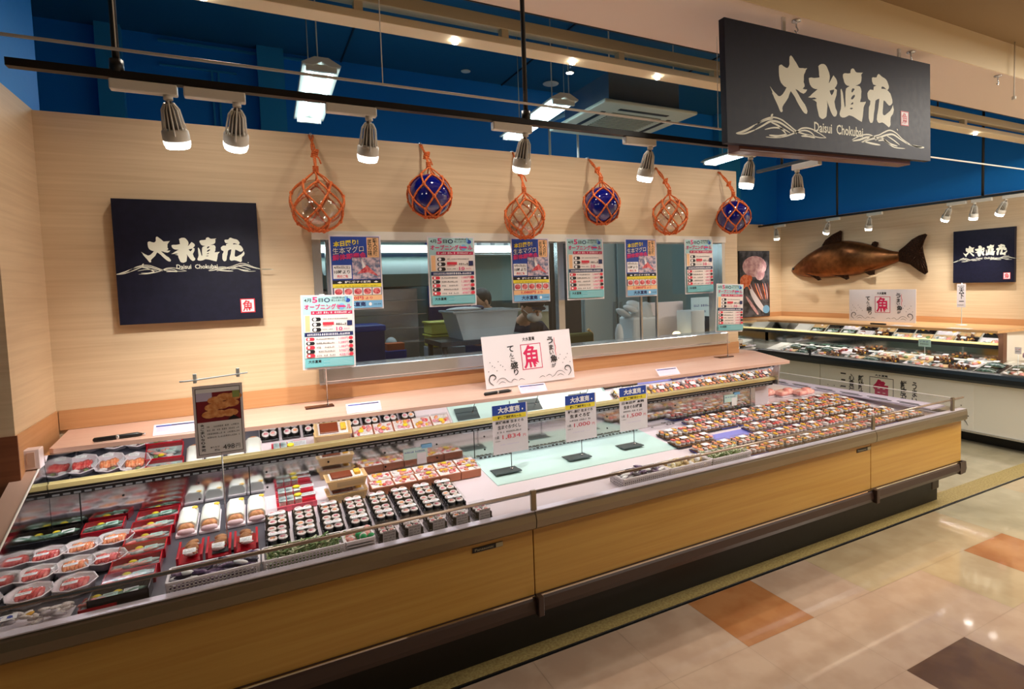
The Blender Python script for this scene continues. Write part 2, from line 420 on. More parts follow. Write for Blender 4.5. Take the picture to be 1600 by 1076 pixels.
# ---------------------------------------------------------------- main refrigerated case
XL, XR = -.729, 4.25
case = empty('display_case', (1.7, 2.1, 0))
tag(case, 'long refrigerated island case with oak front panels and a low glass rail in front', 'display case')
def part(b, name, label=None):
    o = b.build(name, case); o.matrix_parent_inverse = Matrix.Translation((-1.7, -2.1, 0))
    if label: o['label'] = label
    return o
J = [-1.9, .988, 3.256, XR]
J0 = [-.765, .988, 3.256, XR]
for i in range(3):
    x0, x1 = (J0[i], J[i+1])
    p = part(MB().box(x0+.002, x1-.002, 2.115, 2.14, .30, .60, oak, .002), 'front_panel')
    part(MB().prism([(2.115, .585), (2.09, .59), (2.078, .60), (2.074, .63), (2.080, .655), (2.095, .664), (2.125, .664), (2.125, .585)], 'x', x0+.002, x1-.002, bumpm, False), 'bumper')
    part(MB().prism([(2.125, .30), (2.105, .30), (2.095, .285), (2.09, .25), (2.10, .226), (2.13, .218), (2.20, .218), (2.20, .30)], 'x', x0+.002, x1-.002, lowm), 'lower_rail')
    part(MB().box(x0+.002, x1-.002, 2.101, 2.107, .293, .30, chrome), 'trim_line', 'thin chrome line along the lower rail')
    part(MB().box(x0+.002, x1-.002, 2.087, 2.124, .6643, .668, mat('pale aluminium sill', srgb(214, 208, 220), .3, metal=.35)), 'sill_strip', 'bright aluminium sill strip')
    part(MB().box(x0+.004, x1-.004, 2.0995, 2.1035, .668, .74, clear), 'glass_rail', 'low clear glass guard')
    part(MB().cyl((x0+.004, 2.1015, .743), (x1-.004, 2.1015, .743), .0065, mat('bronze glass rail', srgb(168, 150, 136), .25, metal=.6), 12), 'top_rail')
for x in (.988, 3.256):
    part(MB().box(x-.012, x+.012, 2.094, 2.108, .664, .752, bumpm, .002), 'rail_post')
    part(MB().box(x-.006, x+.022, 2.070, 2.10, .222, .305, lowm, .004), 'joint_cap')
part(MB().box(4.10, 4.125, 2.092, 2.108, .664, .758, bumpm, .002), 'rail_post')
part(MB().box(J0[0], 4.19, 2.235, 2.6, 0, .225, kickm), 'kick_base')
part(MB().box(4.12, 4.21, 2.23, 2.32, .08, .2, lowm, .01), 'foot')
# right end of the island
part(MB().box(4.232, XR+.002, 2.116, 3.9, .30, .60, oak), 'end_panel')
part(MB().prism([(XR, .585), (XR+.028, .595), (XR+.03, .63), (XR+.02, .66), (XR-.0, .664), (XR-.14, .664), (XR-.14, .65), (XR-.01, .65)], 'y', 2.09, 3.9, bumpm), 'end_bumper')
part(MB().prism([(XR-.05, .30), (XR+.018, .30), (XR+.026, .25), (XR+.012, .222), (XR-.05, .218)], 'y', 2.09, 3.9, lowm), 'end_rail')
part(MB().box(4.108, 4.112, 2.11, 3.9, .664, .752, clear), 'end_glass', 'clear end glass')
part(MB().box(4.106, 4.114, 2.11, 3.9, .752, .757, white), 'end_glass_edge')
b = MB(); b.box(3.93, 4.10, 2.14, 3.9, .69, .70, mat('lilac grille plate', srgb(196, 186, 206), .35))
y = 2.2
while y < 3.8:
    b.box(3.95, 3.968, y, y+.16, .7, .7015, black); b.box(3.985, 4.0, y+.05, y+.20, .7, .7015, black); y += .22
part(b, 'air_grille')
# well
YB = 2.84; ZB = .689
b = MB(); b.prism([(2.125, .6455), (2.32, .6455), (YB, ZB), (YB, .60), (2.125, .58)], 'x', XL, 3.07, deckm)
b.prism([(2.125, .6455), (2.32, .6455), (YB, ZB), (3.9, ZB+.002), (3.9, .60), (2.125, .58)], 'x', 3.07, 4.14, deckm)
part(b, 'deck')
part(MB().prism([(2.14, .6456), (2.32, .6456), (YB-.002, ZB), (YB-.002, ZB+.0012), (2.32, .6470), (2.14, .6470)], 'x', XL+.002, .0, deckd), 'deck_mat', 'grey lining under the trays at the left end')
part(MB().prism([(2.47, .6585), (YB-.002, ZB), (YB-.002, ZB+.003), (2.47, .6615)], 'x', .98, 2.06, mat('pale teal acrylic sheet', srgb(200, 232, 228), .12, coat=.5)), 'shelf_sheet', 'pale teal sheet covering the rear of the empty part')
part(MB().box(.0, 4.13, 2.312, 2.320, .6455, .6475, mat('dark deck edge', srgb(70, 60, 60), .4)), 'deck_edge')
b = MB(); b.box(XL, 3.07, YB, YB+.005, ZB-.002, .842, steelw)
for x in (-.64, -.05, 1.0, 2.05): b.box(x, x+.004, YB-.0015, YB, ZB, .842, black)
for i in range(14):
    x = -.5+i*.26
    for z in (.73, .80): b.lathe([(.0045, YB-.0015), (.0045, YB-.0025)], black, (x, 0, z), 8, 'y')
b.box(3.03, 3.07, YB-.004, YB+.005, ZB, .842, steel)
part(b, 'well_wall', 'polished steel back of the well')
b = MB()
x = 1.02
rr = random.Random(4)
while x < 2.6:
    b.box(x, x+.014, YB-.030, YB-.022, ZB+.004, ZB+.0062, black)
    if rr.random() < .6: b.box(x+.006, x+.018, YB-.016, YB-.010, ZB+.005, ZB+.0068, black)
    x += .024 if rr.random() < .9 else .12
part(b, 'drain_slots', 'black slots along the rear of the deck')
b = MB(); b.box(XL, 3.24, YB-.008, YB+.05, .8385, .8705, black)
x = XL+.01
while x < 3.2: b.box(x, x+.022, YB-.0095, YB-.008, .841, .848, mat('pale slot rib', srgb(120, 122, 126), .4)); x += .033
b.box(XL, 3.24, YB-.0105, YB-.008, .858, .8605, steel)
part(b, 'air_louver')
part(MB().box(XL, 3.262, YB-.013, YB+.005, .8705, .890, yrail, .002), 'price_rail')
part(MB().prism([(YB-.041, 1.0115), (YB-.001, .890), (YB+.03, .890), (YB+.03, 1.0115)], 'x', XL, 3.262, mirror), 'canopy_mirror')
part(MB().prism([(YB-.05, 1.0115), (YB-.03, .84), (3.18, .84), (3.18, 1.0115)], 'x', 3.262, 3.275, steel), 'canopy_end')
part(MB().box(XL, 3.262, YB+.05, 3.18, .60, 1.0115, deckm), 'canopy_back')
bandm = mat('brownish aluminium band', srgb(206, 172, 154), .35, metal=.05)
b = MB(); b.prism([(2.07, .30), (2.07, .733), (2.34, .828), (2.6985, .953), (2.6985, .30)], 'x', -.80, -.731, bandm); b.prism([(2.6985, .60), (2.6985, .953), (2.80, .988), (2.87, .99), (2.87, .60)], 'x', -.7735, -.731, bandm)
b.prism([(2.11, .62), (2.11, .742), (2.34, .823), (2.80, .983), (2.86, .985), (2.86, .62)], 'x', -.731, -.7298, steelw); part(b, 'side_panel', 'left end panel with a brownish metal top band')
b = MB(); b.tube([(-.731, 2.07, .735), (-.731, 2.34, .830), (-.731, 2.79, .987)], .0035, white); b.box(-.772, -.724, 2.75, 2.80, .975, 1.05, mat('pink white end cap', srgb(236, 216, 214), .3), .003)
b.box(-.76, -.738, 2.746, 2.751, .985, 1.04, bandm); part(b, 'side_trim', 'pale metal edging of the left side panel')
# small maker plates on the panels
pl = mat('grey plate', srgb(170, 160, 130), .4)
for x in (.72, 3.12):
    f = Flat(.13, .02, inkb, .002); f.text('Panasonic', .01, .005, .09, .015, pl, .01); f.rect(.1, .001, .13, .019, pl)
    o = f.b.build('name_plate', case, (x, 2.112, .545)); o.matrix_parent_inverse = Matrix.Translation((-1.7, -2.1, 0))

# wooden ledge over the case
b = MB(); b.prism([(-.715, 2.83), (-.70, 2.815), (-.26, 2.775), (.0, 2.75), (1.06, 2.70), (2.0, 2.68), (3.15, 2.655), (3.20, 2.652), (3.218, 2.667), (3.46, 3.2), (3.46, 3.43), (3.3, 3.43), (3.3, 3.186), (-.735, 3.186)], 'z', 1.0125, 1.03, ledgew)
tag(b.build('wooden_ledge'), 'pinkish tan laminate shelf running along the wall above the long case', 'counter')
# ---------------------------------------------------------------- overhead fittings
def thing_mesh(b, name, label, cat, group=None, loc=(0, 0, 0), rot=(0, 0, 0)):
    return tag(b.build(name, None, loc, rot), label, cat, group)
fr = empty('light_trough_frame', (1.5, 2.6, 2.84))
tag(fr, 'cream ladder-shaped steel frame running below the dark void behind the ceiling edge', 'ceiling frame')
b = MB(); b.box(-4.4, 5.3, 0, .06, .0, .055, trough, .002); b.build('upper_bar', fr)
b = MB(); b.box(-4.4, 5.3, 0, .105, -.075, -.04, trough, .002); b.build('lower_bar', fr)
for i in range(-5, 8):
    x = .477-1.5+.683*i
    if -4.3 < x < 5.2: MB().box(x-.018, x+.018, .003, .045, -.04, .0, trough).build('rung', fr)
for x in (-1.2, 1.1, 3.4): MB().cyl((x, .03, .055), (x, .03, 1.0), .006, black, 8).build('hanger', fr)
for x in (-1.6, -.58, .06, .62, 1.45, 2.6, 4.0):
    MB().lathe([(.014, -.09), (.016, -.075)], bulb, (x, .05, 0), 10).build('downlight', fr)
    d = bpy.data.lights.new('lamp', 'SPOT'); d.energy = 13; d.spot_size = math.radians(150); d.spot_blend = .8; d.shadow_soft_size = .03; d.color = (1, .88, .74)
    o = bpy.data.objects.new('lamp', d); C.objects.link(o); o.parent = fr; o.location = (x, .05, -.10)

tr = empty('lighting_track', (.9, 2.3, 2.31))
tag(tr, 'black lighting track carrying the spotlights in front of the wooden wall', 'lighting track')
MB().box(-1.505, 1.62, -.016, .016, -.01, .014, black).build('rail', tr)
for x in (-1.238, .21, 1.5): MB().cyl((x, 0, .014), (x, 0, 1.53), .010, black, 10).cyl((x, 0, .01), (x, 0, .05), .02, black, 10).build('hanger_rod', tr)
tr = empty('lighting_track', (2.9, 2.40, 2.272))
tag(tr, 'short black cross track beneath the large hanging sign', 'lighting track')
MB().box(-.012, .012, -.22, .24, -.008, .010, black).build('rail', tr)
MB().cyl((0, .05, .010), (0, .05, 1.568), .008, black, 10).build('hanger_rod', tr)
tr = empty('lighting_track', (6.5, 4.2, 2.33))
tag(tr, 'black lighting track in front of the right wall with the fish', 'lighting track')
MB().box(-.016, .016, -2.6, 1.7, -.01, .014, black).build('rail', tr)
for y in (.46, -1.14): MB().cyl((0, y, .014), (0, y, 1.51), .012, black, 10).build('hanger_rod', tr)

rd = empty('hanging_rail', (1, 2.26, 2.380))
tag(rd, 'thin white picture rail strung above the black lighting track', 'rail')
MB().cyl((-3.9, 0, 0), (5.9, 0, 0), .0055, white, 8).build('rod', rd)
for x in (-1.33, -.51, 1.2, 2.9, 4.6): MB().cyl((x, 0, 0), (x, 0, 1.44), .002, white, 6).build('wire', rd)

def spot_proto():
    s = empty('track_spotlight')
    MB().box(-.155, .028, -.017, .017, -.036, -.002, white, .004).build('adapter', s)
    MB().cyl((0, 0, -.036), (0, 0, -.05), .014, white).build('swivel', s)
    hd = empty('head', (0, 0, -.05)); hd.parent = s
    b = MB()
    for q in (-1, 1): b.tube([(0, q*.008, .0), (0, q*.03, -.03), (0, q*.043, -.075), (0, q*.045, -.11)], .0028, white, 6)
    b.build('yoke', hd)
    b = MB(); b.lathe([(.008, -.004), (.016, -.02), (.024, -.09)], mat('dark lamp core', srgb(90, 84, 78), .5), seg=14)
    for i in range(16):
        a = 2*PI*i/16; c, sn = math.cos(a), math.sin(a)
        b.tube([(c*.014, sn*.014, -.01), (c*.026, sn*.026, -.03), (c*.034, sn*.034, -.095)], .0022, white, 5)
    b.build('heat_sink', hd)
    MB().lathe([(.034, -.092), (.040, -.10), (.041, -.125), (.040, -.130)], white, seg=20).build('collar', hd)
    MB().lathe([(.0405, -.1305), (.041, -.134), (.040, -.145), (.036, -.153)], mat('glowing diffuser ring', (1, .97, .92, 1), .3, emit=1.6), seg=20).build('diffuser_ring', hd)
    MB().lathe([(.0365, -.1535), (.034, -.156)], bulb, seg=20).build('lens', hd)
    return s, hd
def spotlight(loc, rz, tx, ty, label, group, power, size=85):
    s, hd = spot_proto()
    s.location = loc; s.rotation_euler = (0, 0, rz)
    hd.rotation_euler = (tx, ty, 0)
    d = bpy.data.lights.new('lamp', 'SPOT'); d.energy = power; d.spot_size = math.radians(size); d.spot_blend = .9; d.shadow_soft_size = .035; d.color = (1, .95, .87)
    o = bpy.data.objects.new('lamp', d); C.objects.link(o); o.parent = hd; o.location = (0, 0, -.16)
    tag(s, label, 'spotlight', group)
    return s
G1 = 'white spotlights on the track along the wooden wall'
L1 = ['white ribbed spotlight pointing straight down, leftmost on the track', 'white ribbed spotlight tilted towards the square sign, second from the left on the track',
      'white ribbed spotlight above the left end of the kitchen window', 'white ribbed spotlight above the middle of the kitchen window', 'white ribbed spotlight above the right part of the kitchen window']
for i, (x, tx, ty, pw) in enumerate(((-.205, .42, -.1, 36), (-.005, .62, .10, 48), (.440, .46, 0, 42), (1.104, .40, 0, 32), (1.786, .36, 0, 28))):
    spotlight((x, 2.3, 2.30), 0, tx, ty, L1[i], G1, pw)
spotlight((2.475, 2.3, 2.30), 0, .15, .1, 'white spotlight just below the left part of the hanging sign', G1, 18)
spotlight((2.9, 2.34, 2.265), PI/2, 0, .0, 'white spotlight hanging from the cross track under the middle of the sign', 'white spotlights near the hanging sign', 16)
G2 = 'white spotlights on the track along the right wall'
for i, (y, tilt, lb) in enumerate(((5.60, -.1, 'small white spotlight above the seafood photograph'), (4.78, -.45, 'small tilted white spotlight above the nose of the copper fish'), (4.24, -.25, 'small white spotlight above the back of the copper fish'),
        (3.36, -.5, 'small tilted white spotlight, leftmost of the three by the small navy sign'), (3.13, -.2, 'small white spotlight, middle one of the three by the small navy sign'), (2.86, -.5, 'small tilted white spotlight, rightmost of the three by the small navy sign'))):
    spotlight((6.5, y, 2.32), PI/2, -.22, tilt, lb, G2, 36)

# fluorescent battens and air conditioner of the preparation room
def batten(x0, y0, x1, y1, z, label):
    L = math.hypot(x1-x0, y1-y0); a = math.atan2(y1-y0, x1-x0)
    f = empty('fluorescent_light', ((x0+x1)/2, (y0+y1)/2, z), (0, 0, a))
    MB().prism([(-.05, 0), (-.11, -.0), (-.115, .01), (-.04, .05), (.04, .05), (.115, .01), (.11, 0), (.05, 0), (0, .022)], 'x', -L/2, L/2, white).build('reflector', f)
    for q in (-1, 1):
        MB().cyl((-L/2+.03, q*.06, -.016), (L/2-.03, q*.06, -.016), .014, tube, 12).build('tube', f)
    for e in (-1, 1): MB().box(e*(L/2-.03)-.012, e*(L/2-.03)+.012, -.09, .09, -.03, .01, white).build('lamp_holder', f)
    for e in (-1, 1): MB().cyl((e*L*.3, 0, .05), (e*L*.3, 0, 3.84-z), .005, white, 6).build('suspension_rod', f)
    tag(f, label, 'ceiling light', 'fluorescent fittings hanging over the kitchen')
batten(.47, 3.86, .50, 5.12, 3.0, 'twin tube fluorescent light glowing above the left end of the kitchen wall')
batten(2.20, 3.86, 2.27, 5.05, 3.0, 'twin tube fluorescent light glowing beside the ceiling air conditioner')
batten(4.75, 3.9, 4.80, 5.1, 2.95, 'fluorescent light partly hidden behind the large hanging sign')
ac = empty('air_conditioner', (2.98, 4.25, 3.0))
tag(ac, 'square ceiling cassette air conditioner hung above the kitchen', 'air conditioner')
acw = mat('cassette white', srgb(206, 212, 200), .45)
MB().box(-.47, .47, -.47, .47, 0, .03, acw, .01).build('face_panel', ac)
MB().box(-.36, .36, -.36, .36, .03, .28, steel).build('body', ac)
b = MB(); b.box(-.25, .25, -.25, .25, -.004, .0, mat('grey intake grille', srgb(96, 104, 98), .6))
for i in range(14): b.box(-.25, .25, -.24+i*.036, -.232+i*.036, -.007, -.003, acw)
b.build('intake_grille', ac)
for (x0, x1, y0, y1) in ((-.25, .25, .32, .36), (-.25, .25, -.36, -.32), (.32, .36, -.25, .25), (-.36, -.32, -.25, .25)): MB().box(x0, x1, y0, y1, -.003, .0, black).build('air_slot', ac)
for sx in (-1, 1):
    for sy in (-1, 1): MB().cyl((sx*.33, sy*.33, .28), (sx*.33, sy*.33, .84), .006, white, 6).build('suspension_rod', ac)
b = MB(); b.tube([(2.82, 5.85, 3.33), (3.08, 4.50, 3.33)], .022, mat('pale blue insulated pipe', srgb(170, 205, 215), .5), 10); b.cyl((2.90, 5.45, 3.33), (2.90, 5.45, 2.6), .014, white); b.cyl((2.98, 5.0, 3.33), (2.98, 5.0, 2.5), .012, white); b.cyl((2.95, 5.2, 3.35), (2.95, 5.2, 3.84), .004, white)
thing_mesh(b, 'refrigerant_pipe', 'pale insulated pipe with two drops left of the ceiling air conditioner', 'pipe')
for i, (x, y, r, m, lb) in enumerate(((3.09, 5.74, .09, white, 'large round white ceiling disc near the fluorescent light'), (2.10, 5.75, .05, white, 'small pale ceiling disc left of the large round one'), (3.12, 5.36, .05, bulb, 'small lit downlight above the large white ceiling disc'), (3.92, 5.35, .05, bulb, 'small lit downlight above the ceiling air conditioner'))):
    d = empty('ceiling_downlight', (x, y, 3.84)); tag(d, lb, 'ceiling light')
    MB().lathe([(r, -.006), (r*.95, -.012), (r*.75, -.012)], white, seg=20).build('ring', d)
    MB().lathe([(r*.74, -.0125), (r*.7, -.015)], m if m is bulb else white, seg=20).build('face', d)
b = MB()
b.box(-.58, .74, 5.975, 5.999, 3.78, 3.80, blue2); b.box(-.58, .0, 5.975, 5.999, 3.58, 3.592, blue2); b.box(-.2, -.185, 5.975, 5.999, 3.1, 3.58, blue2); b.box(-.15, -.135, 5.975, 5.999, 3.1, 3.58, blue2)
thing_mesh(b, 'conduit', 'thin blue painted conduit running on the blue back wall', 'pipe')
for x, y in ((2.43, 1.96), (3.38, 1.96), (4.33, 1.96)):
    b = MB(); b.lathe([(.022, 0), (.022, -.006), (.006, -.009)], steel, (0, 0, 0), 14); b.tube([(0, 0, -.008), (0, 0, -.03), (.012, 0, -.045), (.002, 0, -.058), (-.012, 0, -.05)], .0035, steel)
    thing_mesh(b, 'ceiling_hook', {2.43: 'small steel ceiling hook above the left half of the hanging sign', 3.38: 'small steel ceiling hook above the right end of the hanging sign', 4.33: 'small steel ceiling hook at the far right of the ceiling strip'}[x], 'hook', 'steel hooks on the ceiling strip', (x, y, 2.849))

# ---------------------------------------------------------------- lettering shapes of the shop sign (metres on the large sign)
LOGO = {
'dai':[[(0.441,0.45),(0.453,0.443),(0.464,0.432),(0.479,0.419),(0.489,0.407),(0.497,0.398),(0.511,0.398),(0.525,0.4),(0.541,0.4),(0.557,0.404),(0.546,0.391),(0.541,0.381),(0.533,0.37),(0.531,0.359),(0.531,0.346),(0.529,0.333),(0.535,0.323),(0.536,0.313),(0.521,0.3),(0.536,0.299),(0.554,0.3),(0.548,0.291),(0.542,0.285),(0.528,0.277),(0.513,0.279),(0.501,0.282),(0.49,0.288),(0.47,0.293),(0.473,0.287),(0.478,0.283),(0.493,0.266),(0.505,0.252),(0.52,0.238),(0.536,0.225),(0.547,0.209),(0.553,0.195),(0.549,0.182),(0.539,0.181),(0.527,0.185),(0.516,0.194),(0.504,0.206),(0.49,0.221),(0.477,0.236),(0.465,0.253),(0.451,0.266),(0.443,0.273),(0.436,0.28),(0.432,0.275),(0.428,0.269),(0.422,0.258),(0.417,0.247),(0.407,0.235),(0.394,0.221),(0.384,0.211),(0.376,0.201),(0.373,0.191),(0.376,0.179),(0.369,0.173),(0.36,0.174),(0.351,0.187),(0.342,0.203),(0.331,0.219),(0.32,0.235),(0.313,0.247),(0.306,0.256),(0.308,0.261),(0.292,0.287),(0.301,0.279),(0.313,0.269),(0.324,0.261),(0.335,0.255),(0.346,0.248),(0.357,0.247),(0.368,0.252),(0.379,0.26),(0.394,0.277),(0.406,0.294),(0.391,0.297),(0.38,0.303),(0.367,0.313),(0.36,0.326),(0.356,0.343),(0.355,0.36),(0.355,0.375),(0.356,0.388),(0.362,0.394),(0.374,0.398),(0.383,0.394),(0.392,0.39),(0.403,0.387),(0.414,0.386),(0.424,0.394),(0.43,0.406),(0.43,0.424),(0.432,0.442)]],
'sui':[[(0.641,0.424),(0.651,0.432),(0.665,0.438),(0.682,0.44),(0.694,0.437),(0.706,0.428),(0.714,0.416),(0.723,0.401),(0.727,0.386),(0.726,0.373),(0.722,0.359),(0.718,0.352),(0.722,0.351),(0.732,0.363),(0.743,0.378),(0.756,0.393),(0.764,0.387),(0.777,0.377),(0.783,0.367),(0.785,0.356),(0.777,0.342),(0.764,0.329),(0.781,0.323),(0.779,0.31),(0.777,0.296),(0.768,0.279),(0.76,0.261),(0.764,0.246),(0.768,0.23),(0.779,0.215),(0.78,0.204),(0.772,0.19),(0.761,0.186),(0.751,0.187),(0.74,0.197),(0.73,0.209),(0.722,0.225),(0.713,0.24),(0.705,0.255),(0.701,0.263),(0.704,0.249),(0.705,0.234),(0.701,0.209),(0.697,0.184),(0.69,0.176),(0.68,0.171),(0.668,0.166),(0.655,0.168),(0.646,0.172),(0.639,0.178),(0.633,0.196),(0.627,0.214),(0.623,0.23),(0.623,0.245),(0.609,0.252),(0.591,0.255),(0.609,0.258),(0.625,0.263),(0.607,0.267),(0.583,0.263),(0.56,0.263),(0.575,0.271),(0.592,0.284),(0.612,0.297),(0.632,0.31),(0.616,0.309),(0.6,0.311),(0.586,0.317),(0.576,0.326),(0.57,0.339),(0.567,0.354),(0.57,0.358),(0.584,0.362),(0.608,0.362),(0.631,0.366),(0.648,0.37),(0.645,0.383),(0.645,0.396)],[(0.724,0.313),(0.741,0.318),(0.76,0.322),(0.757,0.312),(0.751,0.303),(0.745,0.296),(0.739,0.291),(0.729,0.301)]],
'choku':[[(0.898,0.441),(0.911,0.447),(0.922,0.445),(0.929,0.438),(0.936,0.432),(0.946,0.43),(0.969,0.432),(0.996,0.435),(0.987,0.428),(0.982,0.424),(0.984,0.409),(0.982,0.393),(0.978,0.383),(0.969,0.375),(0.951,0.367),(0.933,0.361),(0.955,0.362),(0.969,0.361),(0.978,0.351),(0.982,0.337),(0.979,0.32),(0.978,0.303),(0.973,0.292),(0.969,0.28),(0.991,0.282),(1.019,0.287),(1.014,0.277),(1.005,0.267),(0.998,0.254),(0.996,0.238),(0.991,0.21),(0.982,0.178),(0.969,0.181),(0.951,0.186),(0.93,0.193),(0.911,0.199),(0.893,0.202),(0.875,0.203),(0.86,0.196),(0.841,0.189),(0.821,0.187),(0.806,0.191),(0.799,0.201),(0.802,0.212),(0.81,0.229),(0.813,0.246),(0.812,0.286),(0.811,0.327),(0.817,0.333),(0.828,0.313),(0.836,0.27),(0.842,0.238),(0.849,0.25),(0.848,0.283),(0.85,0.321),(0.855,0.338),(0.867,0.345),(0.884,0.353),(0.863,0.354),(0.85,0.359),(0.841,0.368),(0.837,0.379),(0.831,0.392),(0.831,0.406),(0.839,0.412),(0.85,0.415),(0.872,0.416),(0.892,0.42),(0.893,0.431)],[(0.909,0.345),(0.927,0.344),(0.918,0.334),(0.906,0.323),(0.898,0.324),(0.9,0.336)],[(0.924,0.314),(0.927,0.306),(0.918,0.296),(0.906,0.287),(0.893,0.288),(0.898,0.297),(0.906,0.306)],[(0.911,0.275),(0.912,0.263),(0.889,0.259),(0.897,0.267)],[(0.893,0.244),(0.912,0.243),(0.897,0.235),(0.882,0.237)]],
'bai':[[(1.12,0.437),(1.13,0.445),(1.141,0.443),(1.153,0.437),(1.168,0.432),(1.182,0.429),(1.196,0.424),(1.208,0.414),(1.216,0.401),(1.222,0.39),(1.221,0.38),(1.214,0.371),(1.204,0.366),(1.192,0.374),(1.18,0.38),(1.163,0.383),(1.155,0.376),(1.155,0.369),(1.179,0.371),(1.201,0.37),(1.219,0.362),(1.235,0.352),(1.245,0.335),(1.252,0.319),(1.253,0.304),(1.245,0.295),(1.234,0.288),(1.221,0.286),(1.207,0.293),(1.192,0.303),(1.182,0.308),(1.173,0.309),(1.17,0.292),(1.168,0.274),(1.165,0.257),(1.164,0.239),(1.168,0.231),(1.183,0.23),(1.207,0.244),(1.231,0.258),(1.246,0.274),(1.257,0.293),(1.265,0.268),(1.262,0.256),(1.256,0.243),(1.244,0.233),(1.236,0.224),(1.233,0.203),(1.234,0.183),(1.228,0.174),(1.217,0.168),(1.205,0.174),(1.193,0.179),(1.176,0.186),(1.159,0.19),(1.145,0.187),(1.13,0.184),(1.119,0.189),(1.111,0.2),(1.114,0.223),(1.121,0.246),(1.127,0.267),(1.13,0.287),(1.133,0.299),(1.135,0.314),(1.119,0.31),(1.102,0.301),(1.096,0.278),(1.093,0.255),(1.086,0.231),(1.083,0.208),(1.08,0.194),(1.072,0.181),(1.055,0.179),(1.046,0.19),(1.041,0.204),(1.041,0.226),(1.044,0.261),(1.054,0.276),(1.057,0.295),(1.046,0.299),(1.037,0.305),(1.033,0.319),(1.032,0.332),(1.041,0.344),(1.055,0.354),(1.069,0.355),(1.085,0.354),(1.086,0.363),(1.088,0.373),(1.102,0.378),(1.111,0.381),(1.094,0.383),(1.083,0.384),(1.074,0.399),(1.072,0.416),(1.081,0.422),(1.097,0.422),(1.113,0.425)]],
}
WAVES = [[(0.186,0.099),(0.214,0.111),(0.243,0.127),(0.301,0.143),(0.359,0.139),(0.411,0.118),(0.464,0.093),(0.519,0.082),(0.574,0.077),(0.638,0.072),(0.688,0.074)],[(0.186,0.076),(0.235,0.098),(0.293,0.124),(0.352,0.123),(0.419,0.099),(0.472,0.078)],[(0.2,0.105),(0.257,0.126),(0.308,0.137)],[(0.293,0.119),(0.337,0.109),(0.374,0.089),(0.396,0.071)],[(0.256,0.048),(0.329,0.05),(0.403,0.064),(0.464,0.085),(0.511,0.108),(0.574,0.111),(0.639,0.093),(0.692,0.074)],[(0.278,0.058),(0.344,0.058),(0.403,0.072)],[(0.249,0.082),(0.315,0.096),(0.374,0.094),(0.426,0.079)],[(0.308,0.159),(0.293,0.147)],[(0.464,0.085),(0.527,0.099),(0.574,0.093),(0.606,0.074)],[(0.503,0.07),(0.558,0.073),(0.606,0.068)],[(0.897,0.078),(0.964,0.104),(1.037,0.116),(1.093,0.104),(1.112,0.094)],[(0.902,0.073),(0.964,0.084),(1.019,0.1),(1.074,0.105)],[(0.973,0.071),(1.056,0.103),(1.131,0.121),(1.169,0.136),(1.227,0.153),(1.286,0.141),(1.346,0.111),(1.428,0.085)],[(0.982,0.071),(1.056,0.092),(1.131,0.107),(1.188,0.123),(1.256,0.132),(1.326,0.109),(1.387,0.09)],[(1.093,0.089),(1.15,0.106),(1.198,0.087),(1.266,0.063),(1.367,0.062)],[(1.121,0.089),(1.178,0.096),(1.227,0.08),(1.296,0.071)],[(1.198,0.121),(1.256,0.103),(1.316,0.079)],[(1.0,0.076),(1.074,0.07),(1.14,0.067)],[(1.291,0.165),(1.301,0.157)],[(0.062,0.05),(0.103,0.061),(0.144,0.077),(0.186,0.099)],[(0.069,0.048),(0.116,0.053),(0.158,0.066),(0.186,0.076)],[(1.428,0.085),(1.512,0.079),(1.555,0.08)],[(1.387,0.09),(1.47,0.08),(1.533,0.081)]]
def logo(f, ox, oy, sc, m, waves=True, caption=True):
    polys = [p for k in ('dai', 'sui', 'choku', 'bai') for p in LOGO[k]]
    f.glyphs(polys, ox, oy, sc, m)
    if waves:
        f.k += 1
        for i, wv in enumerate(WAVES): f.stroke([(ox+p[0]*sc, oy+p[1]*sc) for p in wv], (.0105 if i % 2 else .0075)*sc, m, new=False)
    if caption: f.text('Daisui  Chokubai', ox+.60*sc, oy+.098*sc, ox+.99*sc, oy+.148*sc, m, .02)
def seal(f, x, y, s, m=redp, bg=paper, fg=redp):
    f.rect(x, y, x+s, y+s*1.08, m); f.rect(x+s*.07, y+s*.07, x+s*.93, y+s*1.01, bg); f.text('魚', x+s*.14, y+s*.12, x+s*.86, y+s*.96, fg, .02)

sg = empty('hanging_sign', (1.955, 1.95, 2.218), (0, -.020, 0))
tag(sg, 'large navy hanging shop sign with brushed white characters and waves', 'sign')
f = Flat(1.608, .553, navy, .035); logo(f, -.01, -.006, 1, cream); seal(f, 1.318, .182, .074)
f.b.build('sign_board', sg)
MB().box(.11, 1.47, .036, .11, -.022, .03, mat('red brown sign base', srgb(96, 52, 42), .4), .003).build('base_box', sg)
for x in (.40, 1.33): MB().box(x-.008, x+.012, .01, .02, .55, .66 if x > 1 else .635, steel).build('hanger_rod', sg)
thing_mesh(MB().cyl((0, 0, 0), (0, 0, .34), .004, white, 8).lathe([(.012, .0), (.012, -.02)], white, seg=10), 'hanging_wire', 'thin pale wire hanging right of the large sign', 'wire', None, (4.4, 1.90, 2.709))

def square_sign(w, loc, rz, label):
    s = empty('wall_sign', loc, (0, 0, rz)); tag(s, label, 'sign', 'square navy wall signs')
    f = Flat(w, w*.985, navy, .04); logo(f, w*.135-.245*w*.74, w*.36, w*.74, cream); seal(f, w*.835, w*.055, w*.11)
    f.b.build('sign_board', s)
    return s
square_sign(.569, (-.52, 3.15, 1.478), 0, 'square navy sign with white characters on the wooden wall at the left')
square_sign(.575, (6.90, 3.53, 1.472), -PI/2, 'smaller looking navy square sign on the far right wall beside the fish')

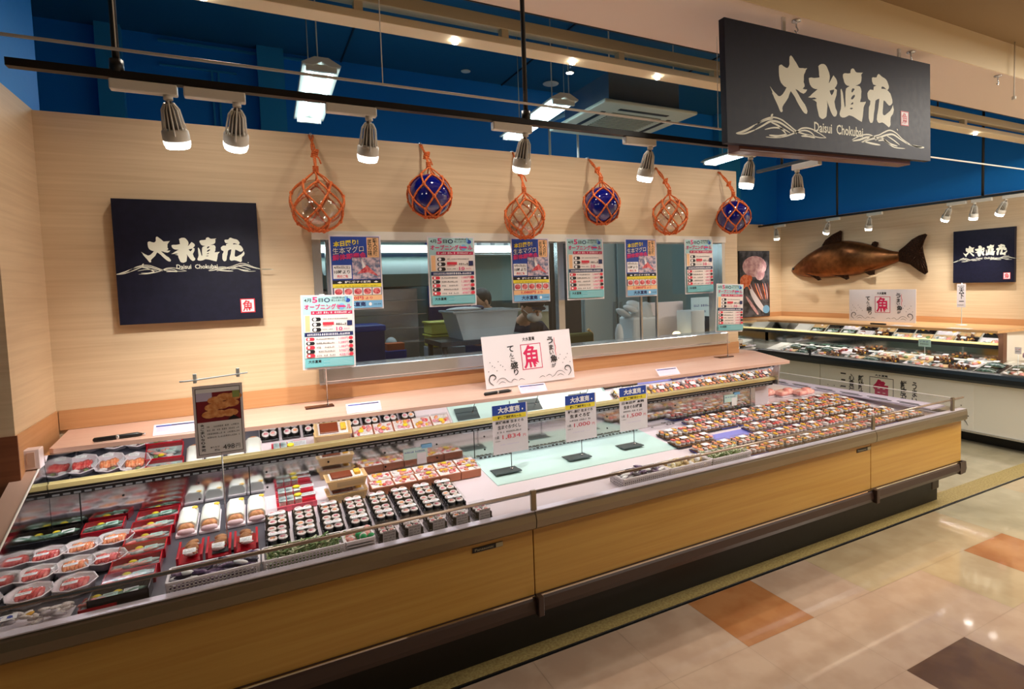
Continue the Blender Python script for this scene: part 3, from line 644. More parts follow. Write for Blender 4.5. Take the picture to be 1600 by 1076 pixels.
# ---------------------------------------------------------------- glass floats in rope nets
ropem = noisecol('orange rope', srgb(232, 124, 58), srgb(196, 84, 34), 160, .7, .6)
gclear = glass('clear float glass', (.90, .86, .82, 1), refl=2.2, rough=.01, base=.07)
gblue = mat('cobalt float glass', srgb(14, 18, 110), .04, coat=1)
def float_ball(x, z, hangz, kind, seed, label, r=.118, n=6):
    rr = random.Random(seed); yc = 3.055
    fl = empty('glass_float', (x, 3.06, z)); tag(fl, label, 'glass float', 'glass fishing floats in orange rope nets')
    b = MB(); b.lathe([(r*math.sin(PI*i/20) + 1e-4, r*math.cos(PI*i/20)) for i in range(21)], gblue if kind == 'blue' else gclear, seg=32)
    b.build('glass_ball', fl)
    b = MB(); rot0 = rr.uniform(0, 1); R1 = r*1.035
    lats = [58, 24, -10, -42, -72]; nodes = []
    for k, la in enumerate(lats):
        row = []
        for i in range(n):
            a = rot0 + 2*PI*(i+.5*(k % 2))/n + rr.uniform(-.10, .10); l = math.radians(la+rr.uniform(-5, 5))
            row.append(Vector((R1*math.cos(l)*math.cos(a), R1*math.cos(l)*math.sin(a), R1*math.sin(l))))
        nodes.append(row)
    def arc(p, q, rad=.0050):
        b.tube([(p.lerp(q, t)).normalized()*R1 for t in (0, .25, .5, .75, 1)], rad, ropem, 5)
    for k in range(len(lats)-1):
        for i in range(n):
            j0 = i if k % 2 == 0 else (i+1) % n
            arc(nodes[k][i], nodes[k+1][i]); arc(nodes[k][i], nodes[k+1][(i-1) % n] if k % 2 == 0 else nodes[k+1][(i+1) % n])
    for row in nodes:
        for p in row: b.blob(p, .0105, .0105, .0105, ropem, seg=6, rings=4)
    neck = Vector((0, 0, r*1.32))
    for p in nodes[0]: b.tube([p, (p+neck)*.5+Vector((p.x, p.y, 0))*.1, neck+Vector((rr.uniform(-.008, .008), rr.uniform(-.008, .008), 0))], .004, ropem, 5)
    b.tube([Vector((R1*.33*math.cos(t*PI/6), R1*.33*math.sin(t*PI/6), -R1*.95)) for t in range(12)], .006, ropem, 5, closed=True)
    b.build('net', fl)
    b = MB(); top = hangz-z; L = top-neck.z
    for q in (-1, 1):
        b.tube([neck+Vector((q*.006*math.cos(t*9), .14*(t**1.5), 0))+Vector((q*.005*math.sin(t*7+seed), 0, L*t)) for t in [i/10 for i in range(11)]], .0052, ropem, 6)
    kz = neck.z + L*.45
    for i in range(5): b.tube([(0.013*math.cos(a+i)+.002*i, .045+.012*math.sin(a+i), kz-.012+i*.007+.004*math.sin(a)) for a in [2*PI*j/8 for j in range(8)]], .0045, ropem, 5, closed=True)
    for i in range(4): b.tube([(.011*math.cos(a), .011*math.sin(a), neck.z-.004+i*.009) for a in [2*PI*j/8 for j in range(8)]], .0045, ropem, 5, closed=True)
    b.tube([(0, .045, kz), (.02, .03, kz-.02), (.028, .02, kz-.05)], .004, ropem, 5)
    b.tube([(0, .14, top), (0, .143, top+.01), (0, .19, top+.012)], .004, steel, 6)
    b.build('rope', fl)
FN = ['leftmost', 'second from the left', 'third from the left', 'fourth from the left', 'fifth from the left', 'rightmost']
for i, (x, z, hz, kd_) in enumerate(((.318, 2.025, 2.40, 'clear'), (.885, 2.098, 2.40, 'blue'), (1.448, 1.992, 2.40, 'clear'), (1.985, 2.085, 2.40, 'blue'), (2.53, 2.03, 2.38, 'clear'), (3.115, 2.045, 2.39, 'blue'))):
    float_ball(x, z, hz, kd_, i+11, '%s glass float in orange rope net, %s on the wall' % ('cobalt blue' if kd_ == 'blue' else 'clear', FN[i]), .125 if i == 0 else .115)
# ---------------------------------------------------------------- preparation room
def solid(name, label, cat, boxes, loc=(0, 0, 0), group=None):
    b = MB()
    for bx in boxes: b.box(*bx)
    return thing_mesh(b, name, label, cat, group, loc)
grey = mat('mid grey plastic', srgb(130, 142, 146), .4); dark = mat('dark kitchen steel', srgb(36, 40, 44), .35, metal=.3)
bluep = mat('blue plastic', srgb(24, 52, 140), .35); yelp = mat('pale yellow plastic', srgb(206, 206, 96), .4); tubg = mat('pale grey plastic tub', srgb(150, 168, 176), .35)
whitep = mat('white plastic', srgb(214, 224, 226), .4)
# long tube on the far kitchen wall
t = empty('wall_tube_light', (1.9, 5.12, 1.94)); tag(t, 'long horizontal tube light seen through the kitchen window', 'wall light')
MB().box(-2.2, 2.0, 0, .06, -.02, .05, white).build('housing', t); MB().cyl((-2.2, -.02, 0), (2.0, -.02, 0), .016, tube, 10).build('tube', t)
hd = empty('extractor_hood', (1.0, 5.0, 0)); tag(hd, 'stainless extractor hood against the kitchen back wall', 'extractor hood')
MB().prism([(-.35, 1.62), (-.35, 1.72), (.35, 1.95), (.9, 1.95), (.9, 1.62)], 'x', -.5, .5, mat('dull grey green steel', srgb(96, 112, 106), .4, metal=.5)).build('canopy', hd)
MB().box(-.5, .5, .8, .85, .0, 1.6, steel).build('splash_back', hd)
b = MB()
for i in range(4): b.box(-.45, .45, .3, .5, 1.1+i*.13, 1.105+i*.13, steel)
b.build('rack', hd)
# work tables
def table(name, label, x0, x1, y0, y1, z, m=steel, grp=None):
    t = empty(name, ((x0+x1)/2, (y0+y1)/2, 0)); tag(t, label, 'table', grp); w, d = (x1-x0)/2, (y1-y0)/2
    MB().box(-w, w, -d, d, z-.03, z, m).build('table_top', t)
    for sx in (-1, 1):
        for sy in (-1, 1): MB().cyl((sx*(w-.03), sy*(d-.03), 0), (sx*(w-.03), sy*(d-.03), z-.03), .018, m, 10).build('leg', t)
    MB().box(-w+.02, w-.02, -d+.02, d-.02, .2, .215, m).build('lower_shelf', t)
table('work_table', 'dark steel work table just behind the left pane', .25, 1.05, 4.25, 4.75, 1.02, dark)
table('work_table', 'dark steel stand carrying the grey tub behind the window', 1.02, 1.68, 3.42, 3.80, 1.262, dark)
table('work_table', 'steel table below the right pane with bags and boxes on it', 2.35, 3.6, 3.45, 3.85, 1.09, steel)
# grey tub with a lip
tb = empty('plastic_tub', (1.345, 3.6, 1.263)); tag(tb, 'pale grey plastic tub with a film cover on its rim, before the worker in white', 'tub')
b = MB(); b.prism([(-.17, 0), (.17, 0), (.215, .165), (.228, .168), (.228, .185), (-.228, .185), (-.228, .168), (-.215, .165)], 'y', -.15, .15, tubg); b.box(-.19, .19, -.13, .13, .186, .187, dark)
b.build('body', tb)
MB().box(-.235, .235, -.16, .16, .172, .185, tubg, .004).build('rim', tb)
b = MB(); b.blob((-.12, -.03, .19), .12, .09, .018, whitep); b.blob((-.02, 0, .195), .05, .06, .02, mat('dark blue cloth', srgb(40, 52, 92), .7)); b.build('film_cover', tb)
for k in range(2):
    c = empty('yellow_crate', (1.16, 3.95, 1.19+k*.09)); tag(c, ['lower', 'upper'][k]+' of two pale yellow stacked crates left of the grey tub', 'crate', 'yellow crates behind the window')
    b = MB(); b.box(-.075, .075, -.1, .1, 0, .07, yelp, .004); b.build('body', c); MB().box(-.085, .085, -.11, .11, .072, .084, yelp, .003).build('lid', c)
solid('grey_crate', 'grey mesh crates stacked under the yellow crates', 'crate', [(-.14, .14, -.12, .12, 0, .1, grey, .005), (-.13, .13, -.11, .11, .105, .2, grey, .005), (-.12, .12, -.11, .11, .205, .28, tubg, .005)], (1.2, 3.95, .905))
solid('crate_stand', 'low dark stand under the crates', 'stand', [(-.16, .16, -.14, .14, 0, .9, dark)], (1.2, 3.95, 0))
bb = empty('waste_bin', (.62, 3.95, 0)); tag(bb, 'tall blue lidded bin behind the left window pane', 'bin')
MB().prism([(-.12, 0), (.12, 0), (.14, 1.33), (-.14, 1.33)], 'y', -.14, .14, mat('dark blue bin plastic', srgb(28, 40, 96), .4)).build('body', bb)
MB().box(-.15, .15, -.15, .15, 1.33, 1.37, bluep, .01).build('lid', bb)
solid('blue_box', 'blue plastic box holding an orange board on the work table', 'box', [(-.07, .09, -.08, .08, 0, .12, bluep, .005), (-.05, .08, -.06, .06, .12, .17, mat('orange board', srgb(190, 100, 60), .5))], (.93, 4.4, 1.021))
b = MB(); b.blob((0, 0, .07), .10, .06, .07, whitep); b.blob((.02, 0, .15), .045, .04, .05, whitep)
thing_mesh(b, 'plastic_bag', 'loose clear bag standing behind the blue box', 'bag', None, (.95, 4.62, 1.021))
solid('cutting_board', 'white cutting board lying on the dark work table', 'board', [(-.12, .12, -.1, .1, 0, .02, whitep, .003)], (.72, 4.4, 1.021))
sh = empty('wall_shelf', (2.1, 5.3, 1.9)); tag(sh, 'white shelf on the kitchen back wall behind the worker in white', 'shelf')
MB().box(-.5, .5, -.15, .3, 0, .03, whitep).build('board', sh); MB().box(-.5, .5, .1, .3, -.45, 0, mat('pale cupboard', srgb(150, 176, 172), .4)).build('cupboard', sh)
for i in range(6):
    solid('storage_box', '%s white container on the kitchen wall shelf' % ('tall' if i % 2 else 'short'), 'container', [(-.05, .05, -.06, .06, 0, .1+.06*(i % 2), whitep, .006)], (1.75+i*.14, 5.25, 1.932), 'containers on the kitchen shelf')
solid('blue_curtain', 'blue panel hanging at the back of the kitchen', 'panel', [(-.3, .3, 0, .03, -1.93, .5, bluep)], (1.95, 5.93, 1.93))
# right part of the kitchen
fd = empty('steel_fridge', (3.32, 5.2, 0)); tag(fd, 'pale steel upright fridge at the right of the kitchen', 'fridge')
fs = mat('pale steel fridge', srgb(160, 182, 188), .3, metal=.3)
MB().box(-.4, .4, -.3, .3, .1, 2.1, fs, .008).build('body', fd)
for sx in (-1, 1): MB().box(.015*sx, .39*sx, -.325, -.302, .15, 2.05, fs, .006).build('door', fd); MB().box(.04*sx-.01, .04*sx+.01, -.35, -.325, 1.0, 1.4, chrome).build('handle', fd)
for sx in (-1, 1): MB().box(.35*sx-.03, .35*sx+.03, -.2, .2, 0, .1, dark).build('foot', fd)
solid('steel_column', 'tall brushed steel column panels behind the centre of the window', 'column', [(-.2, .2, -.05, .05, 0, 2.18, steel)], (3.02, 5.72, 0))
cl = empty('cream_cabinet', (2.60, 5.27, 0)); tag(cl, 'cream cabinet with a small control panel in the middle of the kitchen', 'cabinet')
MB().box(-.13, .13, -.2, .2, 0, 1.55, mat('cream cabinet', srgb(206, 198, 160), .4), .004).build('body', cl)
MB().box(-.05, .05, -.215, -.2, 1.33, 1.45, whitep, .003).build('control_panel', cl); MB().box(-.025, .025, -.219, -.215, 1.39, 1.43, dark).build('display', cl)
ch = empty('chair', (2.46, 4.30, 0)); tag(ch, 'olive padded chair with a wooden frame under the window centre', 'chair')
MB().box(-.2, .2, -.03, .03, .75, 1.17, mat('olive fabric', srgb(92, 92, 48), .8), .03).build('backrest', ch); MB().box(-.2, .2, -.4, 0, .42, .48, MATS['olive fabric'], .02).build('seat', ch)
for sx in (-1, 1):
    MB().tube([(sx*.22, 0, 0), (sx*.22, .02, .7), (sx*.21, .03, 1.15), (sx*.17, .03, 1.19)], .014, mat('pale beech', srgb(200, 160, 110), .5)).build('leg', ch); MB().cyl((sx*.2, -.38, 0), (sx*.2, -.38, .43), .014, MATS['pale beech']).build('leg', ch)
b = MB()
for (dx, dy, dz, r) in ((0, 0, .12, .12), (.02, 0, .22, .11)): b.blob((dx, dy, dz), r, .10, .13, whitep)
b.box(-.12, .12, -.1, .1, 0, .24, whitep, .02)
for i in range(5): b.blob((-.14+i*.05, -.03*(i % 2), .27+.03*(i % 3)), .07, .05, .025, whitep, (.3*i, .5-.2*i, 0))
thing_mesh(b, 'plastic_bag', 'large white tied plastic bag with crumpled handles on the right table', 'bag', None, (2.66, 3.62, 1.091))
solid('white_box', 'tall white foam box standing on the right table', 'box', [(-.07, .07, -.09, .09, 0, .26, whitep, .005)], (3.17, 3.6, 1.091))
solid('styrofoam_box', 'large white foam lid leaning behind the plastic bag', 'box', [(-.25, .25, -.02, .02, 0, .33, paper, .004)], (3.0, 3.8, 1.091))
nb = Flat(.26, .2, mat('pale blue notice', srgb(170, 205, 220), .5), .003); nb.dashes(.03, .12, .2, .02, bluep, 1); nb.dashes(.03, .07, .16, .02, bluep, 2)
o = nb.b.build('notice_card', None, (3.25, 3.68, 1.25)); tag(o, 'pale blue notice with small writing among the boxes behind the right pane', 'notice')
solid('partition_screen', 'tall dark steel partition behind the white plastic bag', 'screen', [(-.16, .16, -.03, .03, 0, 2.0, dark), (-.12, -.10, -.05, -.03, .2, 1.9, steel)], (2.62, 4.72, 0))
solid('orange_box', 'small orange carton high on the dark door panel', 'box', [(-.08, .08, -.06, .06, 0, .12, mat('orange carton', srgb(214, 150, 96), .5))], (2.62, 4.72, 2.001)) if False else None
ol = solid('card_rack', 'open wire rack with small cards on the right table', 'rack', [(-.05, -.045, -.05, .05, 0, .2, dark), (.045, .05, -.05, .05, 0, .2, dark), (-.05, .05, -.05, .05, .06, .065, dark), (-.05, .05, -.05, .05, .13, .135, dark)], (3.42, 3.6, 1.091))
thing_mesh(MB().lathe([(.035, 0), (.04, .05), (.03, .09), (.02, .1)], mat('warm glowing lamp', (1, .75, .4, 1), .4, emit=3)), 'small_lamp', 'small warm glowing lamp between the bag and the boxes', 'lamp', None, (2.98, 3.55, 1.091))
thing_mesh(MB().blob((0, 0, .1), .035, .03, .1, whitep), 'soap_bottle', 'rounded white bottle right of the chair behind the window', 'bottle', None, (2.43, 3.55, 1.0915))

# workers
def skin_obj(name, pts, edges, m, parent, sub=2, root=0):
    bm = bmesh.new(); L = bm.verts.layers.skin.verify(); vs = []
    for i, (p, r) in enumerate(pts):
        v = bm.verts.new(p); v[L].radius = (r, r) if not isinstance(r, tuple) else r; v[L].use_root = (i == root); vs.append(v)
    for a, c in edges: bm.edges.new((vs[a], vs[c]))
    me = bpy.data.meshes.new(name); bm.to_mesh(me); bm.free(); me.materials.append(m)
    o = link(name, me, parent)
    o.modifiers.new('skin', 'SKIN').use_smooth_shade = True
    s = o.modifiers.new('sub', 'SUBSURF'); s.levels = sub; s.render_levels = sub
    return o
skinm = mat('skin', srgb(206, 158, 128), .5); hair = noisecol('black hair', srgb(16, 14, 14), srgb(34, 28, 26), 90, .5, .5)
def worker(loc, rz, lean, coat, cap, mask, label):
    p = empty('person', loc, (0, 0, rz)); tag(p, label, 'person')
    dy = -lean  # figure faces -Y locally
    sh_ = Vector((0, dy*.75, 1.36-.25*lean)); nk = Vector((0, dy*.95, 1.44-.3*lean)); hc = Vector((0, dy*1.3, 1.58-.42*lean))
    pts = [((0, 0, .95), .14), ((0, dy*.3, 1.12), .12), (tuple(sh_), .13), (tuple(nk), .055), (tuple(nk.lerp(hc, .5)), .055)]
    E = [(0, 1), (1, 2), (2, 3), (3, 4)]
    for sx in (-1, 1):
        n = len(pts)
        hand = Vector((sx*.14, dy*1.2-.28, 1.12))
        pts += [((sx*.17, dy*.75, 1.34-.25*lean), .06), ((sx*.25, dy*.8-.04, 1.12), .045), ((sx*.18, dy*1.1-.2, 1.10), .033), (tuple(hand), .028)]
        E += [(2, n), (n, n+1), (n+1, n+2), (n+2, n+3)]
        n2 = len(pts)
        pts += [((sx*.1, .0, .88), .09), ((sx*.1, -.02, .5), .065), ((sx*.1, .02, .09), .045), ((sx*.11, -.13, .04), .04)]
        E += [(0, n2), (n2, n2+1), (n2+1, n2+2), (n2+2, n2+3)]
    skin_obj('body', [(q, r*(.55 if i in (0, 1, 2, 5, 13) else .85)) for i, (q, r) in enumerate(pts)], E, skinm, p, 1)
    # clothing over torso, arms and legs
    cp = [(q, (r if isinstance(r, tuple) else r)*1.14+.006) for q, r in pts]
    keep = [i for i in range(len(pts)) if i not in (4, 8, 16, 12, 20)]
    idx = {k: j for j, k in enumerate(keep)}
    cp[3] = (tuple(sh_.lerp(nk, .75)), .075)
    up = [i for i in keep if i in (0, 1, 2, 3, 5, 6, 7, 13, 14, 15)]
    iu = {k: j for j, k in enumerate(up)}
    skin_obj('jacket', [cp[i] for i in up], [(iu[a], iu[c]) for a, c in E if a in iu and c in iu], coat, p, 1)
    lo = [i for i in range(len(pts)) if i in (0, 9, 10, 11, 17, 18, 19)]
    il = {k: j for j, k in enumerate(lo)}
    skin_obj('trousers', [cp[i] for i in lo], [(il[a], il[c]) for a, c in E if a in il and c in il], dark, p, 1)
    # head with features, tilted down with the lean
    h = empty('head', tuple(hc), (lean*1.1, 0, 0)); h.parent = p
    b = MB(); b.blob((0, 0, .0), .076, .09, .105, skinm, seg=16, rings=12); b.blob((0, -.03, -.06), .055, .06, .05, skinm, seg=12, rings=8)
    b.blob((0, -.095, -.012), .012, .018, .022, skinm); b.blob((0, -.082, -.055), .022, .008, .006, mat('lips', srgb(170, 96, 86), .5))
    for sx in (-1, 1):
        b.blob((sx*.077, .005, -.01), .010, .018, .03, skinm); b.blob((sx*.03, -.083, .012), .012, .008, .007, paper); b.blob((sx*.03, -.09, .012), .006, .004, .006, inkb); b.blob((sx*.03, -.087, .032), .016, .005, .003, hair)
    b.build('face', h)
    b = MB(); b.blob((0, .022, .022), .085, .092, .098, hair, seg=14, rings=10); b.build('hair', h)
    if cap:
        b = MB(); b.lathe([(.092, 0), (.1, .03), (.097, .07), (.07, .095), (.01, .1)], cap, (0, .005, .035), 18); b.blob((0, -.1, .038), .06, .045, .008, cap); b.build('cap', h)
    if mask:
        b = MB(); b.blob((0, -.06, -.045), .062, .052, .047, mask, seg=12, rings=8)
        for sx in (-1, 1): b.tube([(sx*.05, -.07, -.03), (sx*.08, -.01, -.01)], .002, mask)
        b.build('mask', h)
    for sx in (-1, 1):
        hp = Vector((sx*.14, dy*1.2-.28, 1.12)); P = [(tuple(hp+Vector((0, .02, 0))), .022), (tuple(hp+Vector((0, -.03, -.01))), .028)]; Ed = [(0, 1)]
        skin_obj('palm', P, Ed, skinm, p, 1)
        for i in range(4):
            x = (i-1.5)*.017; ln = (.03, .036, .034, .026)[i]
            skin_obj('finger', [(tuple(hp+Vector((x, -.045, -.01))), .009), (tuple(hp+Vector((x, -.045-ln, -.018))), .008), (tuple(hp+Vector((x, -.05-ln*1.3, -.045))), .007)], [(0, 1), (1, 2)], skinm, p, 1)
        skin_obj('thumb', [(tuple(hp+Vector((-sx*.022, -.02, -.01))), .010), (tuple(hp+Vector((-sx*.042, -.045, -.02))), .009), (tuple(hp+Vector((-sx*.045, -.07, -.032))), .008)], [(0, 1), (1, 2)], skinm, p, 1)
worker((2.19, 4.86, .02), math.radians(-75), .32, mat('white work shirt', srgb(196, 206, 204), .7), None, None, 'person in a white shirt with black hair, bent over behind the grey tub')
worker((1.86, 4.40, .0), math.radians(4), .36, mat('dark navy jacket', srgb(28, 28, 48), .7), mat('dark navy cap', srgb(24, 26, 44), .7), mat('white face mask', srgb(226, 228, 226), .7), 'person in dark cap, white mask and navy jacket, looking down')
# ---------------------------------------------------------------- posters and price cards
teal = mat('teal print', srgb(172, 212, 216), .5); teal2 = mat('sea green print', srgb(112, 182, 190), .5); pinkp = mat('pink print', srgb(214, 54, 120), .5); magp = mat('magenta print', srgb(192, 36, 84), .5)
creamp = mat('cream print', srgb(236, 226, 222), .5); orp = mat('peach print', srgb(240, 190, 140), .5); navp = mat('navy print', srgb(24, 34, 88), .5); yelpr = mat('yellow print', srgb(240, 220, 60), .5)
bluepr = mat('blue print', srgb(36, 72, 168), .5); redpr = mat('red print', srgb(214, 50, 70), .5); lilac = mat('lilac print', srgb(206, 196, 224), .5); lblue = mat('light blue print', srgb(120, 180, 222), .5)
meat = noisecol('printed tuna meat', srgb(190, 40, 60), srgb(232, 130, 130), 90, .5, 0); fishp = noisecol('printed grey fish', srgb(110, 120, 150), srgb(220, 196, 206), 50, .5, 0)
whitepr = mat('white print', srgb(246, 244, 246), .5)
def poster_sale(w=.279, h=.395):
    f = Flat(w, h, paper, .0012); X = lambda a: a*w; Y = lambda a: h*(1-a)
    R_ = lambda x0, y0, x1, y1, m, new=True: f.rect(X(x0), Y(y1), X(x1), Y(y0), m, new)
    T_ = lambda s, x0, y0, x1, y1, m, bold=.02, **k: f.text(s, X(x0), Y(y1), X(x1), Y(y0), m, bold, **k)
    R_(.03, .02, .97, .98, teal)
    T_('4月', .06, .045, .19, .095, inkb); T_('5', .21, .025, .31, .105, pinkp, .03); T_('日', .33, .045, .41, .095, inkb); T_('○', .43, .04, .54, .1, navp, .03)
    f.dashes(X(.58), Y(.05), X(.88), .010, inkb, 3); T_('新しくオープン', .57, .06, .84, .09, inkb); f.ell(X(.88), Y(.075), X(.05), X(.04), bluepr); f.ell(X(.84), Y(.05), X(.02), X(.05), lblue)
    T_('オープニングセール', .06, .12, .95, .195, pinkp, .03); f.ell(X(.76), Y(.155), X(.06), X(.06), lblue, new=True); T_('ー', .70, .14, .82, .17, pinkp, .03)
    R_(.18, .215, .96, .262, magp); f.dashes(X(.21), Y(.25), X(.92), .011, whitepr, 5)
    R_(.05, .265, .96, .50, creamp); R_(.07, .275, .155, .49, orp)
    for k, yy in enumerate((.30, .37, .44)):
        f.pill(X(.19), Y(yy+.052), X(.36), Y(yy), inkb); f.ell(X(.245), Y(yy+.026), X(.03), X(.03), whitepr)
    f.dashes(X(.38), Y(.33), X(.86), .006, inkb, 8); f.rect(X(.39), Y(.405), X(.60), Y(.365), redpr); f.dashes(X(.39), Y(.425), X(.56), .006, redpr, 9); f.dashes(X(.64), Y(.41), X(.84), .012, inkb, 10); R_(.85, .35, .95, .42, navp)
    T_('10', .64, .435, .76, .485, pinkp, .02); f.dashes(X(.38), Y(.47), X(.60), .006, inkb, 12); f.dashes(X(.79), Y(.47), X(.92), .007, pinkp, 12)
    R_(.05, .505, .96, .555, navp); f.dashes(X(.10), Y(.545), X(.90), .012, whitepr, 14)
    R_(.05, .56, .96, .845, creamp)
    for k in range(5):
        yy = .568+k*.055; m = redpr if k % 2 == 0 else inkb
        f.pill(X(.07), Y(yy+.045), X(.23), Y(yy), m); f.ell(X(.12), Y(yy+.022), X(.022), X(.022), whitepr)
        f.dashes(X(.26), Y(yy+.036), X(.60), .009, inkb, 20+k)
        T_(('1,080円', '1,280円', '1,380円', '598円', '498円')[k], .68, yy+.005, .86, yy+.043, pinkp, .0)
        f.pill(X(.87), Y(yy+.045), X(.955), Y(yy), m)
    R_(.05, .85, .96, .965, teal2); T_('大水直売', .10, .868, .34, .912, inkb, .03)
    for k in range(4): R_(.5-.12*(k % 2), .87+k*.022, .93, .876+k*.022, teal)
    return f
def poster_tuna(w=.262, h=.392):
    f = Flat(w, h, paper, .0012); X = lambda a: a*w; Y = lambda a: h*(1-a)
    R_ = lambda x0, y0, x1, y1, m, new=True: f.rect(X(x0), Y(y1), X(x1), Y(y0), m, new)
    T_ = lambda s, x0, y0, x1, y1, m, bold=.02, **k: f.text(s, X(x0), Y(y1), X(x1), Y(y0), m, bold, **k)
    R_(.03, .02, .97, .60, bluepr)
    R_(.72, .03, .96, .30, orp); T_('職人の技', .84, .04, .93, .27, inkb, .02, vert=True); T_('匠の味', .74, .06, .82, .28, inkb, .01, vert=True)
    T_('本日限り!', .08, .09, .56, .165, yelpr, .04, skew=.12); T_('生本マグロ', .06, .175, .66, .26, navp, .06, skew=.10)
    T_('生本マグロ', .065, .175, .655, .26, whitepr, .0, skew=.10); T_('解体即売会', .05, .265, .70, .345, pinkp, .04, skew=.10)
    R_(.42, .30, .96, .59, fishp); f.poly([(X(.5), Y(.52)), (X(.7), Y(.40)), (X(.93), Y(.56)), (X(.72), Y(.50))], meat); f.poly([(X(.60), Y(.32)), (X(.68), Y(.42)), (X(.62), Y(.45))], whitepr)
    R_(.05, .40, .40, .58, whitepr); T_('4月6日(土)', .07, .41, .37, .455, inkb, .02); T_('10時より', .07, .465, .37, .515, inkb, .02); T_('売切ご免', .12, .53, .33, .57, redpr, .02)
    R_(.03, .60, .97, .65, inkb); T_('解体後すぐ販売', .26, .61, .76, .642, whitepr, .02); f.poly([(X(.12), Y(.63)), (X(.17), Y(.615)), (X(.21), Y(.63)), (X(.17), Y(.642))], whitepr); f.poly([(X(.82), Y(.63)), (X(.87), Y(.615)), (X(.91), Y(.63)), (X(.87), Y(.642))], whitepr)
    R_(.03, .65, .97, .70, yelpr); f.dashes(X(.08), Y(.69), X(.9), .006, inkb, 31, .4)
    R_(.03, .70, .97, .81, navp)
    for k in range(5):
        R_(.05+k*.184, .705, .22+k*.184, .805, creamp); f.ell(X(.135+k*.184), Y(.755), X(.075), Y(.0)*.042+.000, meat, 8+k)
    R_(.03, .81, .97, .88, orp); T_('1,080円', .22, .82, .60, .87, redpr, .03); T_('より', .64, .83, .78, .865, redpr, .02)
    R_(.03, .88, .97, .98, lblue); T_('大水直売', .22, .895, .64, .96, navp, .04); f.ell(X(.73), Y(.93), X(.03), X(.035), whitepr); f.dashes(X(.80), Y(.94), X(.94), .006, navp, 33)
    return f
fa = poster_sale().b.mesh('sale poster'); fb = poster_tuna().b.mesh('tuna poster')
def put_poster(me, x, ztop, y, label, group, rot=(0, 0, 0), h=.395, name='poster', sx=1.0):
    o = link(name, me, None, (x, y, ztop-h), rot); o.scale = (sx, 1, 1)
    return tag(o, label, 'poster', group)
GA = 'opening sale posters'; GB = 'blue tuna posters'
PY = 3.158
put_poster(fb, .371, 1.893, PY, 'blue tuna poster, leftmost of the posters along the window', GB)
put_poster(fa, .885, 1.888, PY, 'pale teal sale poster, second from the left along the window', GA)
put_poster(fb, 1.393, 1.889, PY, 'blue tuna poster in the middle, below a clear glass float', GB, sx=.98)
put_poster(fa, 1.772, 1.889, PY, 'pale teal sale poster, fourth from the left along the window', GA)
put_poster(fb, 2.224, 1.892, PY, 'blue tuna poster, fifth from the left along the window', GB)
put_poster(fa, 2.737, 1.893, PY, 'pale teal sale poster, rightmost of those on the window', GA, sx=.95)
basep = mat('clear dark base', srgb(60, 34, 30), .2)
def stand(name, label, loc, rodh, bw=.13, bd=.07, basem=None, group=None, rx=-.03, plate=True):
    s = empty(name, loc); tag(s, label, 'card stand', group)
    b = MB(); b.box(-bw*.8, bw*.2, -bd/2, bd/2, 0, .003, basem or basep)
    b.box(-bw*.8, bw*.2, -bd/2, -bd/6, .003, .006, basem or basep)
    b.build('base', s)
    MB().cyl((0, 0, .003), (0, .0, rodh), .0022, steel, 8).blob((0, 0, .008), .006, .006, .006, chrome).build('rod', s)
    MB().box(-.012, .012, -.006, .006, rodh-.01, rodh+.006, acry if False else whitep).build('clip', s)
    return s
stand('poster_stand', 'thin rod stand on the ledge holding the sale poster left of the window', (.31, 3.02, 1.031), .55)
put_poster(fa, .205, 1.583, 3.006, 'sale poster on a rod stand, overlapping the left end of the window', GA, sx=.93, rot=(0, .02, 0), h=.362)
bpy.context.scene.collection.objects[-1].scale = (.88, 1, .92)
stand('poster_stand', 'thin rod stand on the ledge holding the sale poster right of the window', (3.06, 3.08, 1.031), .50)
o = put_poster(fa, 2.93, 1.565, 3.066, 'pinkish sale poster on a rod stand, at the right end of the ledge', GA, sx=.93, rot=(0, .05, 0), h=.345); o.scale = (.95, 1, .88)

